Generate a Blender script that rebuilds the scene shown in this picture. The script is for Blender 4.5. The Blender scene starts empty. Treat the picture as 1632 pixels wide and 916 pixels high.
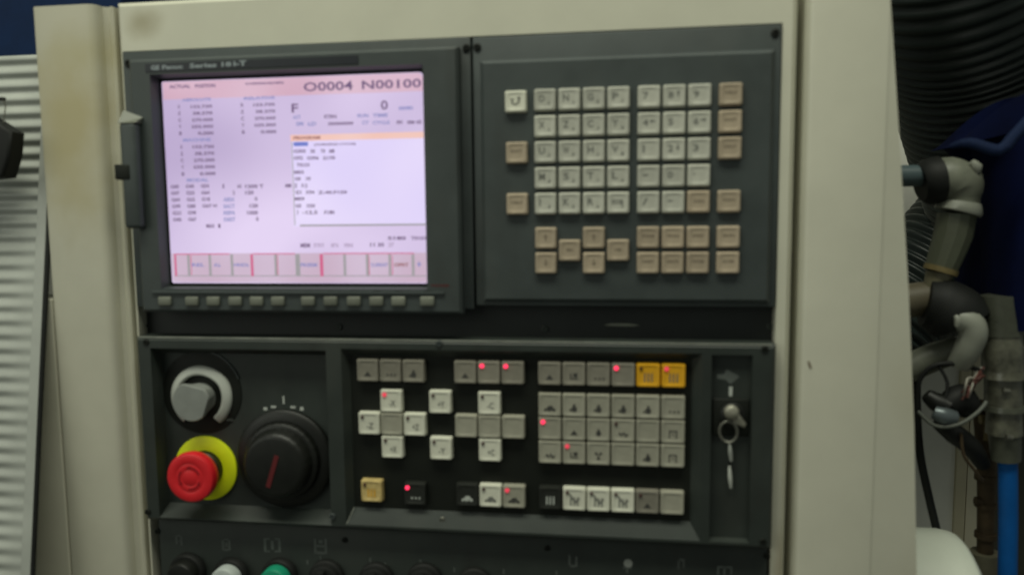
import bpy, bmesh, math, random
from mathutils import Vector, Matrix
random.seed(7)
S = 0.001                                   # one panel unit is a millimetre
def V(x, y, z):                             # x right, y up, z towards the viewer (mm) -> metres
    return Vector((x*S, -z*S, y*S))
scene = bpy.context.scene
COL = scene.collection
# ---------------------------------------------------------------- camera
CM = ((0.99111377, -0.01020878, -0.1326246), (-0.00236579, 0.99553993, -0.09431141), (0.13299589, 0.0937871, 0.98666918))
CC = (70.49558, -86.43821, 555.28745)
FPX = 1178.61
cam = bpy.data.cameras.new('camera'); camo = bpy.data.objects.new('camera', cam); COL.objects.link(camo)
ax = [V(*r)/S for r in CM]; loc = V(*CC)
camo.matrix_world = Matrix(((ax[0].x, ax[1].x, ax[2].x, loc.x), (ax[0].y, ax[1].y, ax[2].y, loc.y), (ax[0].z, ax[1].z, ax[2].z, loc.z), (0, 0, 0, 1)))
cam.sensor_width = 36; cam.lens = 36*FPX/1632; cam.clip_start = 0.02; cam.clip_end = 30
cam.dof.use_dof = True; cam.dof.focus_distance = 0.90; cam.dof.aperture_fstop = 3.7
scene.camera = camo
# ---------------------------------------------------------------- world and lamps
world = bpy.data.worlds.new('World'); scene.world = world; world.use_nodes = True
bg = world.node_tree.nodes['Background']; bg.inputs[0].default_value = (0.92, 1.0, 0.90, 1); bg.inputs[1].default_value = 0.105
def area(name, p, target, sx, sy, power, col):
    l = bpy.data.lights.new(name, 'AREA'); l.shape = 'RECTANGLE'; l.size = sx; l.size_y = sy; l.energy = power; l.color = col
    o = bpy.data.objects.new(name, l); COL.objects.link(o); o.location = V(*p)
    o.rotation_euler = (V(*target)-V(*p)).to_track_quat('-Z', 'Y').to_euler(); return o
area('workshop_tube_light', (-100, 1250, 560), (-60, -100, 0), 1.5, 0.35, 20, (0.98, 1.0, 0.83))
area('workshop_fill_light', (-1500, 500, 1500), (-60, -120, 0), 1.6, 1.2, 7.0, (0.97, 1.0, 0.87))
scene.view_settings.view_transform = 'Standard'; scene.view_settings.look = 'None'
scene.view_settings.exposure = 0.0; scene.view_settings.gamma = 1.0
scene.render.engine = 'CYCLES'

# ---------------------------------------------------------------- helpers
def at(u, v, z=0.0):                        # where a measured picture point lies on the plane at depth z (mm)
    d = [(u-816)/FPX, -(v-458)/FPX, -1.0]
    w = [sum(CM[r][c]*d[r] for r in range(3)) for c in range(3)]
    t = (z-CC[2])/w[2]
    return (CC[0]+w[0]*t, CC[1]+w[1]*t)
def at3(u, v, z): a = at(u, v, z); return (a[0], a[1], z)

def lin(c): return tuple(((x/255)/12.92 if x <= 10 else ((x/255+0.055)/1.055)**2.4) for x in c)
def mat(name, rgb, rough=0.5, metal=0.0, var=0.12, scale=40, bump=0.0, bscale=600, rnd=0.0, stain=None, spots=None, coat=0.0, trans=0.0, spec=0.5):
    m = bpy.data.materials.new(name); m.use_nodes = True; nt = m.node_tree; n = nt.nodes; L = nt.links
    b = n['Principled BSDF']; b.inputs['Roughness'].default_value = rough; b.inputs['Metallic'].default_value = metal
    b.inputs['Specular IOR Level'].default_value = spec
    if coat: b.inputs['Coat Weight'].default_value = coat; b.inputs['Coat Roughness'].default_value = 0.25
    if trans: b.inputs['Transmission Weight'].default_value = trans
    tc = n.new('ShaderNodeTexCoord')
    no = n.new('ShaderNodeTexNoise'); no.inputs['Scale'].default_value = scale; no.inputs['Detail'].default_value = 5; no.inputs['Roughness'].default_value = 0.6
    L.new(tc.outputs['Object'], no.inputs['Vector'])
    mr = n.new('ShaderNodeMapRange'); mr.inputs['From Min'].default_value = 0.3; mr.inputs['From Max'].default_value = 0.7
    mr.inputs['To Min'].default_value = 1-var; mr.inputs['To Max'].default_value = 1+var*0.6
    L.new(no.outputs['Fac'], mr.inputs['Value'])
    vm = n.new('ShaderNodeVectorMath'); vm.operation = 'SCALE'; vm.inputs[0].default_value = rgb
    L.new(mr.outputs['Result'], vm.inputs['Scale']); out = vm.outputs[0]
    if rnd:
        oi = n.new('ShaderNodeObjectInfo'); m2 = n.new('ShaderNodeMapRange'); m2.inputs['To Min'].default_value = 1-rnd; m2.inputs['To Max'].default_value = 1+rnd
        L.new(oi.outputs['Random'], m2.inputs['Value']); v2 = n.new('ShaderNodeVectorMath'); v2.operation = 'SCALE'
        L.new(out, v2.inputs[0]); L.new(m2.outputs['Result'], v2.inputs['Scale']); out = v2.outputs[0]
    if stain:                               # yellowed, greasy patches with a shape of their own
        for (scol, ssc, lo, hi, amt) in stain:
            n2 = n.new('ShaderNodeTexNoise'); n2.inputs['Scale'].default_value = ssc; n2.inputs['Detail'].default_value = 3
            mp = n.new('ShaderNodeMapping'); mp.inputs['Scale'].default_value = (1, 1, 0.45); mp.inputs['Location'].default_value = (random.random()*9, 0, random.random()*9)
            L.new(tc.outputs['Object'], mp.inputs['Vector']); L.new(mp.outputs[0], n2.inputs['Vector'])
            r2 = n.new('ShaderNodeMapRange'); r2.inputs['From Min'].default_value = lo; r2.inputs['From Max'].default_value = hi; r2.inputs['To Max'].default_value = amt
            L.new(n2.outputs['Fac'], r2.inputs['Value'])
            mx = n.new('ShaderNodeMix'); mx.data_type = 'RGBA'; mx.inputs[7].default_value = (*scol, 1)
            L.new(r2.outputs['Result'], mx.inputs[0]); L.new(out, mx.inputs[6]); out = mx.outputs[2]
    for (c, rad, scol, amt) in (spots or []):
        mp = n.new('ShaderNodeVectorMath'); mp.operation = 'SUBTRACT'; mp.inputs[1].default_value = c
        sc = n.new('ShaderNodeVectorMath'); sc.operation = 'DIVIDE'; sc.inputs[1].default_value = rad
        ln = n.new('ShaderNodeVectorMath'); ln.operation = 'LENGTH'
        n3 = n.new('ShaderNodeTexNoise'); n3.inputs['Scale'].default_value = 28; n3.inputs['Detail'].default_value = 4
        ad = n.new('ShaderNodeMath'); ad.operation = 'MULTIPLY_ADD'; ad.inputs[1].default_value = 1.1
        r4 = n.new('ShaderNodeMapRange'); r4.interpolation_type = 'SMOOTHSTEP'; r4.inputs['From Min'].default_value = 1.6; r4.inputs['From Max'].default_value = 0.6; r4.inputs['To Max'].default_value = amt
        L.new(tc.outputs['Object'], mp.inputs[0]); L.new(mp.outputs[0], sc.inputs[0]); L.new(sc.outputs[0], ln.inputs[0]); L.new(tc.outputs['Object'], n3.inputs['Vector'])
        L.new(n3.outputs['Fac'], ad.inputs[0]); L.new(ln.outputs['Value'], ad.inputs[2]); L.new(ad.outputs[0], r4.inputs['Value'])
        mx = n.new('ShaderNodeMix'); mx.data_type = 'RGBA'; mx.inputs[7].default_value = (*scol, 1)
        L.new(r4.outputs['Result'], mx.inputs[0]); L.new(out, mx.inputs[6]); out = mx.outputs[2]
    L.new(out, b.inputs['Base Color'])
    if bump:
        nb = n.new('ShaderNodeTexNoise'); nb.inputs['Scale'].default_value = bscale; nb.inputs['Detail'].default_value = 3
        L.new(tc.outputs['Object'], nb.inputs['Vector'])
        bp = n.new('ShaderNodeBump'); bp.inputs['Strength'].default_value = bump; bp.inputs['Distance'].default_value = 0.0006
        L.new(nb.outputs['Fac'], bp.inputs['Height']); L.new(bp.outputs[0], b.inputs['Normal'])
    r3 = n.new('ShaderNodeMapRange'); r3.inputs['To Min'].default_value = max(0.05, rough-0.1); r3.inputs['To Max'].default_value = min(1, rough+0.12)
    L.new(no.outputs['Fac'], r3.inputs['Value']); L.new(r3.outputs['Result'], b.inputs['Roughness'])
    return m
def emat(name, rgb, strength=1.0, rgb2=None, scale=8.0, rough=0.4):
    m = bpy.data.materials.new(name); m.use_nodes = True; nt = m.node_tree; b = nt.nodes['Principled BSDF']
    b.inputs['Base Color'].default_value = (0.02, 0.02, 0.025, 1); b.inputs['Roughness'].default_value = rough
    b.inputs['Specular IOR Level'].default_value = 0.2
    b.inputs['Emission Strength'].default_value = strength; b.inputs['Emission Color'].default_value = (*rgb, 1)
    if rgb2:
        tc = nt.nodes.new('ShaderNodeTexCoord'); no = nt.nodes.new('ShaderNodeTexNoise'); no.inputs['Scale'].default_value = scale; no.inputs['Detail'].default_value = 1.0
        r = nt.nodes.new('ShaderNodeMapRange'); r.inputs['From Min'].default_value = 0.35; r.inputs['From Max'].default_value = 0.65
        mx = nt.nodes.new('ShaderNodeMix'); mx.data_type = 'RGBA'; mx.inputs[6].default_value = (*rgb, 1); mx.inputs[7].default_value = (*rgb2, 1)
        nt.links.new(tc.outputs['Object'], no.inputs['Vector']); nt.links.new(no.outputs['Fac'], r.inputs['Value'])
        nt.links.new(r.outputs['Result'], mx.inputs[0]); nt.links.new(mx.outputs[2], b.inputs['Emission Color'])
    return m

def link(name, me, parent=None):
    o = bpy.data.objects.new(name, me); COL.objects.link(o)
    if parent is not None: o.parent = parent
    return o
def finish(bm, name, m, parent=None, origin=None, smooth=None):
    """bm is in world metres; origin in panel mm moves the object's origin; children are given in world coordinates"""
    me = bpy.data.meshes.new(name)
    bmesh.ops.recalc_face_normals(bm, faces=bm.faces[:]) if not getattr(bm, 'flat', False) else None
    po = V(*parent['org']) if parent is not None and 'org' in parent else Vector((0, 0, 0))
    oo = V(*origin) if origin is not None else (po if parent is not None else Vector((0, 0, 0)))
    bmesh.ops.translate(bm, verts=bm.verts[:], vec=-oo)
    if smooth:
        for f in bm.faces: f.smooth = True
        for e in bm.edges:
            if len(e.link_faces) == 2 and e.calc_face_angle(0) > math.radians(smooth): e.smooth = False
    bm.to_mesh(me); bm.free()
    for mm in (m if isinstance(m, (list, tuple)) else [m]): me.materials.append(mm)
    o = link(name, me, parent)
    o.location = oo-(po if parent is not None else Vector((0, 0, 0)))
    if origin is not None: o['org'] = list(origin)
    elif parent is not None and 'org' in parent: o['org'] = list(parent['org'])
    return o
def thing(name, label, cat, org, group=None):
    o = bpy.data.objects.new(name, None); COL.objects.link(o); o.location = V(*org); o['org'] = list(org)
    o.empty_display_size = 0.02; o['label'] = label; o['category'] = cat
    if group: o['group'] = group
    return o
def tag(o, label, cat, group=None, kind=None):
    if label: o['label'] = label
    if cat: o['category'] = cat
    if group: o['group'] = group
    if kind: o['kind'] = kind
    return o
def box(bm, x0, x1, y0, y1, z0, z1, bev=0.0, seg=2):
    vs = [bm.verts.new(V(x, y, z)) for z in (z0, z1) for y in (y0, y1) for x in (x0, x1)]
    fs = [bm.faces.new([vs[i] for i in q]) for q in ((0, 2, 3, 1), (4, 5, 7, 6), (0, 1, 5, 4), (2, 6, 7, 3), (0, 4, 6, 2), (1, 3, 7, 5))]
    if bev:
        es = list({e for f in fs for e in f.edges})
        bmesh.ops.bevel(bm, geom=es, offset=bev*S, segments=seg, affect='EDGES', profile=0.5)
def quad(bm, pts): return bm.faces.new([bm.verts.new(V(*p)) for p in pts])
def prism(bm, poly, z0, z1, bev=0.0, seg=2):
    a = [bm.verts.new(V(x, y, z0)) for x, y in poly]; b = [bm.verts.new(V(x, y, z1)) for x, y in poly]; n = len(poly)
    f1 = bm.faces.new(b); f0 = bm.faces.new(a[::-1])
    for i in range(n): bm.faces.new((a[i], a[(i+1) % n], b[(i+1) % n], b[i]))
    if bev: bmesh.ops.bevel(bm, geom=[e for e in f1.edges], offset=bev*S, segments=seg, affect='EDGES', profile=0.5)
def lathe(bm, cx, cy, prof, seg=48, mod=None, a0=0.0, a1=2*math.pi, axis=None):
    """prof = [(r, z)...]; ends are capped where r is 0"""
    full = abs(a1-a0-2*math.pi) < 1e-6; rows = []
    for r, z in prof:
        if r < 1e-6: rows.append([bm.verts.new(V(cx, cy, z))]); continue
        k = seg if full else seg+1
        rows.append([bm.verts.new(V(cx+(r*(mod(a0+(a1-a0)*i/seg, z) if mod else 1))*math.cos(a0+(a1-a0)*i/seg), cy+(r*(mod(a0+(a1-a0)*i/seg, z) if mod else 1))*math.sin(a0+(a1-a0)*i/seg), z)) for i in range(k)])
    for a, b in zip(rows, rows[1:]):
        for i in range(seg):
            j = (i+1) % seg if full else i+1
            q = [a[i % len(a)], a[j % len(a)] if len(a) > 1 else a[0], b[j % len(b)] if len(b) > 1 else b[0], b[i % len(b)]]
            u = []
            for w in q:
                if w not in u: u.append(w)
            if len(u) > 2:
                try: bm.faces.new(u)
                except ValueError: pass
    if not full:
        for k in (0, -1):
            try: bm.faces.new([r[k] for r in rows])
            except ValueError: pass
def tube(bm, pts, rad, seg=16, step=4.0, rib=None, caps=True):
    """smooth tube through pts (mm); rad number or list; rib = (pitch, depth)"""
    P = [Vector(p) for p in pts]; n = len(P)
    R = rad if isinstance(rad, (list, tuple)) else [rad]*n
    Q = []
    for i in range(n-1):
        p0 = P[max(i-1, 0)]; p1 = P[i]; p2 = P[i+1]; p3 = P[min(i+2, n-1)]
        k = max(1, int((p2-p1).length/step))
        for j in range(k):
            t = j/k
            q = 0.5*((2*p1)+(-p0+p2)*t+(2*p0-5*p1+4*p2-p3)*t*t+(-p0+3*p1-3*p2+p3)*t**3)
            Q.append((q, R[i]+(R[i+1]-R[i])*t))
    Q.append((P[-1], R[-1]))
    rows = []; s = 0.0; up = None
    for i, (q, r) in enumerate(Q):
        d = (Q[min(i+1, len(Q)-1)][0]-Q[max(i-1, 0)][0]).normalized()
        if up is None:
            up = d.orthogonal().normalized()
        up = (up-d*up.dot(d)).normalized(); sd = d.cross(up)
        if i: s += (q-Q[i-1][0]).length
        rr = r
        if rib: rr = r-rib[1]*(0.5+0.5*math.cos(2*math.pi*s/rib[0]))**1.5
        rows.append([bm.verts.new(V(*(q+up*rr*math.cos(a)+sd*rr*math.sin(a)))) for a in (2*math.pi*k/seg for k in range(seg))])
    for a, b in zip(rows, rows[1:]):
        for i in range(seg): bm.faces.new((a[i], a[(i+1) % seg], b[(i+1) % seg], b[i]))
    if caps: bm.faces.new(rows[0][::-1]); bm.faces.new(rows[-1])
# lettering: the built-in font turned into flat meshes, fitted to a box
_tc = {}
def text_mesh(s, bold=0.0):
    if (s, bold) in _tc: return _tc[(s, bold)]
    cu = bpy.data.curves.new('lettering', 'FONT'); cu.body = s; cu.resolution_u = 2; cu.offset = bold
    ob = bpy.data.objects.new('lettering', cu); me = bpy.data.meshes.new_from_object(ob)
    vs = [v.co.copy() for v in me.vertices]; fs = [tuple(p.vertices) for p in me.polygons]
    bpy.data.objects.remove(ob); bpy.data.curves.remove(cu); bpy.data.meshes.remove(me)
    if not vs: vs = [Vector((0, 0, 0))]
    x0 = min(v.x for v in vs); x1 = max(v.x for v in vs); y0 = min(v.y for v in vs); y1 = max(v.y for v in vs)
    _tc[(s, bold)] = (vs, fs, x0, x1, y0, y1); return _tc[(s, bold)]
def put_text(bm, s, x0, x1, y0, y1, z, bold=0.012):
    vs, fs, a0, a1, b0, b1 = text_mesh(s, bold)
    sx = (x1-x0)/max(a1-a0, 1e-6); sy = (y1-y0)/max(b1-b0, 1e-6)
    w = [bm.verts.new(V(x0+(v.x-a0)*sx, y0+(v.y-b0)*sy, z)) for v in vs]
    for f in fs:
        try: bm.faces.new([w[i] for i in f])
        except ValueError: pass
def flatbm():
    return bmesh.new()
def plate_with_holes(bm, x0, x1, y0, y1, zf, zb, cham, holes):
    """front sheet at zf with a chamfered rim; holes = (hx0,hx1,hy0,hy1, fx0,fx1,fy0,fy1, fz): opening at the front, floor behind"""
    X = sorted({x0+cham, x1-cham}|{h[0] for h in holes}|{h[1] for h in holes}); Y = sorted({y0+cham, y1-cham}|{h[2] for h in holes}|{h[3] for h in holes})
    for i in range(len(X)-1):
        for j in range(len(Y)-1):
            mx, my = (X[i]+X[i+1])/2, (Y[j]+Y[j+1])/2
            if any(h[0] < mx < h[1] and h[2] < my < h[3] for h in holes): continue
            quad(bm, [(X[i], Y[j], zf), (X[i+1], Y[j], zf), (X[i+1], Y[j+1], zf), (X[i], Y[j+1], zf)])
    def ring(a, za, b, zb_):
        A = [(a[0], a[2]), (a[1], a[2]), (a[1], a[3]), (a[0], a[3])]; B = [(b[0], b[2]), (b[1], b[2]), (b[1], b[3]), (b[0], b[3])]
        for k in range(4):
            p, q = A[k], A[(k+1) % 4]; r, s = B[(k+1) % 4], B[k]
            quad(bm, [(*p, za), (*q, za), (*r, zb_), (*s, zb_)])
    inner = (x0+cham, x1-cham, y0+cham, y1-cham); outer = (x0, x1, y0, y1)
    ring(outer, zf-cham, inner, zf); ring(outer, zb, outer, zf-cham)
    for h in holes: ring(h[0:4], zf, h[4:8], h[8])
    bmesh.ops.remove_doubles(bm, verts=bm.verts[:], dist=1e-6)

# ---------------------------------------------------------------- materials
YEL = lin((150, 128, 70)); GRM = lin((90, 84, 60))
M = {}
M['beige'] = mat('beige_paint', (0.57, 0.555, 0.45), 0.45, var=0.05, scale=25, bump=0.05, bscale=900, stain=[((0.40, 0.35, 0.19), 5, 0.5, 0.8, 0.4), ((0.22, 0.21, 0.14), 14, 0.62, 0.85, 0.3)],
    spots=[(V(-5, 455, 20), (0.04, 0.2, 0.10), (0.42, 0.36, 0.17), 0.75), (V(5, 520, 20), (0.05, 0.2, 0.03), (0.44, 0.40, 0.22), 0.5)])
M['beige2'] = mat('cream_paint', (0.60, 0.59, 0.485), 0.45, var=0.05, scale=18, bump=0.05, bscale=900, stain=[((0.38, 0.33, 0.18), 7, 0.52, 0.8, 0.45)])
M['beige3'] = mat('cream_paint_smudged', (0.61, 0.60, 0.49), 0.45, var=0.05, scale=18, bump=0.05, bscale=900, stain=[((0.40, 0.36, 0.22), 7, 0.54, 0.8, 0.4)],
    spots=[(V(-243, 222, 7), (0.022, 0.05, 0.016), (0.26, 0.22, 0.11), 0.6), (V(258, -200, 7), (0.006, 0.05, 0.045), (0.30, 0.24, 0.15), 0.5)])
M['grey'] = mat('charcoal_plastic', (0.050, 0.062, 0.061), 0.5, var=0.16, scale=30, bump=0.12, bscale=1800, stain=[((0.085, 0.088, 0.078), 13, 0.52, 0.8, 0.5), ((0.03, 0.032, 0.028), 22, 0.58, 0.8, 0.6)])
M['grey2'] = mat('dark_panel_paint', (0.028, 0.036, 0.031), 0.5, var=0.2, scale=25, bump=0.1, bscale=1500, stain=[((0.065, 0.068, 0.058), 16, 0.52, 0.8, 0.5), ((0.016, 0.017, 0.014), 26, 0.56, 0.8, 0.6)])
M['strip'] = mat('near_black_strip', (0.016, 0.020, 0.019), 0.5, var=0.3, scale=18)
M['black'] = mat('black_panel', (0.008, 0.010, 0.007), 0.6, var=0.2, scale=30, spec=0.3)
M['rubber'] = mat('black_rubber', (0.012, 0.013, 0.012), 0.6, var=0.2, scale=40, spec=0.3)
M['blackgloss'] = mat('black_knob_plastic', (0.006, 0.007, 0.005), 0.45, var=0.3, scale=60)
M['keyw'] = mat('pale_grey_key', (0.50, 0.50, 0.43), 0.42, var=0.12, scale=120, rnd=0.10)
M['keyb'] = mat('tan_key', (0.42, 0.345, 0.25), 0.42, var=0.12, scale=120, rnd=0.10)
M['white'] = mat('white_key', (0.72, 0.72, 0.60), 0.4, var=0.08, scale=120, rnd=0.05)
M['mgrey'] = mat('worn_grey_key', (0.25, 0.235, 0.19), 0.42, var=0.14, scale=110, rnd=0.10)
M['mgrey2'] = mat('light_grey_key', (0.36, 0.35, 0.28), 0.42, var=0.12, scale=110, rnd=0.08)
M['orange'] = mat('amber_key', (0.78, 0.40, 0.015), 0.4, var=0.12, scale=100)
M['cream'] = mat('yellowed_key', (0.66, 0.50, 0.20), 0.4, var=0.3, scale=160)
M['darkkey'] = mat('smoked_key', (0.022, 0.024, 0.020), 0.35, var=0.2, scale=100)
M['ink'] = mat('grey_ink', (0.17, 0.175, 0.155), 0.6, var=0.2)
M['inkd'] = mat('dark_ink', (0.05, 0.05, 0.045), 0.6, var=0.2)
M['inkb'] = mat('brown_ink', (0.21, 0.17, 0.12), 0.6, var=0.2)
M['inkw'] = mat('white_ink', (0.50, 0.53, 0.49), 0.6, var=0.15)
M['inkg'] = mat('faded_white_ink', (0.105, 0.12, 0.11), 0.6, var=0.3)
M['soft'] = mat('softkey_plastic', (0.17, 0.18, 0.145), 0.45, var=0.12, scale=150, rnd=0.18)
M['ledoff'] = mat('unlit_lamp', (0.05, 0.012, 0.012), 0.3)
M['led'] = emat('lit_red_lamp', (1.0, 0.035, 0.10), 1.9)
M['leddim'] = emat('dim_red_lamp', (0.9, 0.06, 0.10), 0.9)
M['red'] = mat('red_button', (0.74, 0.014, 0.022), 0.4, var=0.08, scale=80, coat=0.2)
M['redl'] = mat('red_mark', (0.12, 0.008, 0.010), 0.6)
M['yellow'] = mat('yellow_ring', (0.84, 0.95, 0.006), 0.55, var=0.08, scale=60)
M['metal'] = mat('steel', (0.26, 0.26, 0.22), 0.42, metal=0.9, var=0.2, scale=90)
M['keymetal'] = mat('worn_key_metal', (0.42, 0.41, 0.33), 0.4, metal=0.5, var=0.35, scale=120)
M['knobg'] = mat('grey_knob', (0.27, 0.285, 0.265), 0.4, var=0.1, scale=80)
M['whitep'] = mat('white_plastic', (0.52, 0.54, 0.49), 0.4, var=0.1, scale=60)
M['green'] = mat('green_button', (0.012, 0.30, 0.17), 0.35, var=0.1, scale=80, coat=0.2)
M['bwhite'] = mat('white_button', (0.50, 0.55, 0.53), 0.35, var=0.1, scale=80, coat=0.2)

# ================================================================ SETTING AND CABINET
def struct(name, bm, m): o = finish(bm, name, m); o['kind'] = 'structure'; return o
wm = mat('workshop_wall_paint', (0.20, 0.20, 0.17), 0.7, var=0.15, scale=4)
bm = bmesh.new(); box(bm, -2600, 2600, -1400, 1500, -960, -900); struct('wall', bm, wm)
bm = bmesh.new(); box(bm, -2600, 2600, -1460, -1402, -900, 2500); struct('floor', bm, mat('concrete_floor', (0.16, 0.16, 0.145), 0.8, var=0.25, scale=6, bump=0.3, bscale=80))

# middle housing of the operator console: beige sheet with the two units mounted in it
hous = thing('console_housing', 'beige painted sheet metal housing framing the dark control units', 'machine housing', (-60, -150, -16))
bm = bmesh.new()
plate_with_holes(bm, -324.5, 202.0, -470, 88.5, -9.5, -60, 3.5, [(-320.5, 191.5, -460, 50, -320.5, 191.5, -460, 50, -22)])
finish(bm, 'housing_frame', M['beige3'], hous, smooth=40)
bm = bmesh.new(); box(bm, -320.2, 191.2, -459.7, 49.7, -40, -20.5); finish(bm, 'backing_plate', M['strip'], hous)  # near-black plate, showing below and between the two units
def screw(parent, x, y, z, r=2.6, m='black'):
    bm = bmesh.new(); lathe(bm, x, y, [(r, z-1), (r, z+0.9), (r*0.8, z+1.3), (r*0.45, z+1.3), (r*0.42, z+0.5), (0, z+0.5)], 14)
    return finish(bm, 'screw', M[m], parent, smooth=35)
for u, v in ((228, 519), (868, 524), (540, 521), (1228, 521)): x, y = at(u, v, -19); screw(hous, x, y, -20.5, 2.8, 'grey2')

bm = bmesh.new(); x, y = at(990, 517, -20.4); prism(bm, [(x-13, y-.6), (x-6, y-1.2), (x+9, y-1.3), (x+14, y-.2), (x+7, y+.8), (x-8, y+.9)], -20.5, -20.2); finish(bm, 'scuff_mark', M['soft'], hous)
# left pillar with a rounded corner and a stepped return edge
px0, pxt = -393, 86
bm = bmesh.new()
prof = [(px0, -60), (px0, -6), (px0+1.2, -3.2), (px0+4, -2)]
prof += [(-345, -2), (-341.5, -2.6), (-338.8, -4.6), (-337.4, -7.5), (-337, -11), (-333.5, -13), (-331.5, -12.2), (-329.8, -11.4), (-328.4, -12.6), (-328.2, -60)]
a = [bm.verts.new(V(x, 86.2 if x < -337 else 86.2, z)) for x, z in prof]; b = [bm.verts.new(V(x, -470, z)) for x, z in prof]
for i in range(len(prof)-1): bm.faces.new((a[i], a[i+1], b[i+1], b[i]))
bm.faces.new(a); bm.faces.new(b[::-1]); bm.faces.new((a[-1], a[0], b[0], b[-1]))
o = finish(bm, 'cabinet_pillar', M['beige'], smooth=30, origin=(-360, -470, -20)); tag(o, 'wide beige cabinet upright with yellowed stains left of the screen', 'cabinet pillar', 'cabinet uprights beside the console')
bm = bmesh.new(); box(bm, -540, -393.4, -470, -150, -40, -2.8, 1.0); o = finish(bm, 'lower_guard', M['beige']); tag(o, 'beige lower cover plate just left of the stained upright, behind the black seal', 'cover plate')
# right pillar: face and a flange that flares out towards the bottom
rp = thing('cabinet_pillar', 'clean beige cabinet upright right of the keyboard, with flared side flange', 'cabinet pillar', (250, -470, -20), 'cabinet uprights beside the console')
bm = bmesh.new()
xf0 = 208.5; tA = at(1416, 40, -4); tB = at(1388, 916, -4); xe = (tA[0]+tB[0])/2
prof = [(xf0, -60), (xf0, -8), (xf0+1.2, -5.2), (xf0+4, -4), (xe-5, -4), (xe, -4.4), (xe, -60)]
a = [bm.verts.new(V(x, 120, z)) for x, z in prof]; b = [bm.verts.new(V(x, -470, z)) for x, z in prof]
for i in range(len(prof)-1): bm.faces.new((a[i], a[i+1], b[i+1], b[i]))
bm.faces.new(a); bm.faces.new(b[::-1]); bm.faces.new((a[-1], a[0], b[0], b[-1]))
finish(bm, 'face_panel', M['beige2'], rp, smooth=30)
bm = bmesh.new()
e = [(at(1419.5, 0, -6), -6), (at(1434, 230, -7), -7), (at(1448, 460, -8), -8), (at(1457, 680, -9), -9), (at(1461, 916, -9), -9)]
L = [bm.verts.new(V(xe+0.15, p[1], -5)) for p, z in e]; Rr = [bm.verts.new(V(p[0], p[1], z)) for p, z in e]; B2 = [bm.verts.new(V(p[0]-1.5, p[1], -60)) for p, z in e]
L.insert(0, bm.verts.new(V(xe+0.15, 120, -5))); Rr.insert(0, bm.verts.new(V(e[0][0][0]-3, 120, -6))); B2.insert(0, bm.verts.new(V(e[0][0][0]-4, 120, -60)))
L.append(bm.verts.new(V(xe+0.15, -470, -5))); Rr.append(bm.verts.new(V(e[-1][0][0]+3, -470, -9))); B2.append(bm.verts.new(V(e[-1][0][0]+2, -470, -60)))
for i in range(len(L)-1):
    bm.faces.new((L[i], Rr[i], Rr[i+1], L[i+1])); bm.faces.new((Rr[i], B2[i], B2[i+1], Rr[i+1]))
finish(bm, 'side_flange', M['beige2'], rp, smooth=30)
bm = bmesh.new(); x, y = at(1290, 581, -4); prism(bm, [(x-1.5, y+2.5), (x-.2, y+2.8), (x+1.6, y-1.8), (x+1, y-3), (x-.2, y-2)], -4.0, -3.6); finish(bm, 'paint_chip', M['inkb'], rp)

# ================================================================ DISPLAY UNIT
disp = thing('display_unit', 'charcoal monitor unit with lit lavender screen and soft keys below it', 'monitor', (-175, -60, -20))
SX0, SX1, SY0, SY1 = -286.0, -71.8, -136.8, 24.4
bm = bmesh.new()
box(bm, -320.2, -35.2, -157, 49.5, -20, -8, 1.0); finish(bm, 'mounting_flange', M['grey'], disp, smooth=40)
bm = bmesh.new()
plate_with_holes(bm, -307.5, -42.5, -159.5, 40.5, 4, -8.5, 2.2, [(-289.5, -69.5, -140.5, 28.2, -288, -70.3, -139.3, 26.4, -7)])
finish(bm, 'bezel', M['grey'], disp, smooth=40)
# soft-key channel edge and shallow ledge under the screen
bm = bmesh.new(); box(bm, -297, -56, -144.6, -142.2, 3.9, 5.6, 0.6); finish(bm, 'ledge', M['grey'], disp, smooth=40)
bm = bmesh.new(); box(bm, SX0-4, SX1+4, SY0-3, SY1+2.5, -9.4, -6.6); scr = finish(bm, 'screen', M['black'], disp)
# lit picture, flat things one above the other in 0.1 mm steps
ZS = -6.0
pic = emat('screen_background', (0.50, 0.40, 0.62), 1.0, (0.77, 0.65, 0.89), 7.0)
bm = bmesh.new()
pts = []
for cx, cy, a0 in ((SX1-3, SY1-3, 0), (SX0+1.5, SY1-1.5, 90), (SX0+1.5, SY0+1.5, 180), (SX1-1.5, SY0+1.5, 270)):
    r = 3 if a0 == 0 else 1.5
    for k in range(5): t = math.radians(a0+k*22.5); pts.append((cx+r*math.cos(t), cy+r*math.sin(t)))
prism(bm, pts, ZS-0.5, ZS); finish(bm, 'picture', pic, scr)
def rect(u0, u1, v0, v1, z):
    a = at(u0, v0, z); b = at(u1, v0, z); c = at(u1, v1, z); d = at(u0, v1, z)
    return [(max(SX0+.6, min(SX1-.4, p[0])), max(SY0+.4, min(SY1-.4, p[1])), z) for p in (d, c, b, a)]
def panel(name, u0, u1, v0, v1, z, m):
    x0, y1 = at(u0, (v0), z); x1, y0 = at(u1, v1, z)
    x0 = max(x0, SX0+.5); x1 = min(x1, SX1-.4); y1 = min(y1, SY1-.5)
    bm = bmesh.new(); quad(bm, [(x0, y0, z), (x1, y0, z), (x1, y1, z), (x0, y1, z)]); return finish(bm, name, m, scr)
x0, y1 = SX0+.6, SY1-.6
hy = at(450, 153, ZS)[1]
bm = bmesh.new(); quad(bm, [(SX0+.8, hy, ZS+.1), (SX1-.4, hy, ZS+.1), (SX1-.4, SY1-3, ZS+.1), (SX1-3, SY1-.5, ZS+.1), (SX0+.8, SY1-.5, ZS+.1)])
finish(bm, 'header_bar', emat('header_pink', (0.62, 0.37, 0.48), 1.0, (0.76, 0.56, 0.68), 10), scr)
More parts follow.
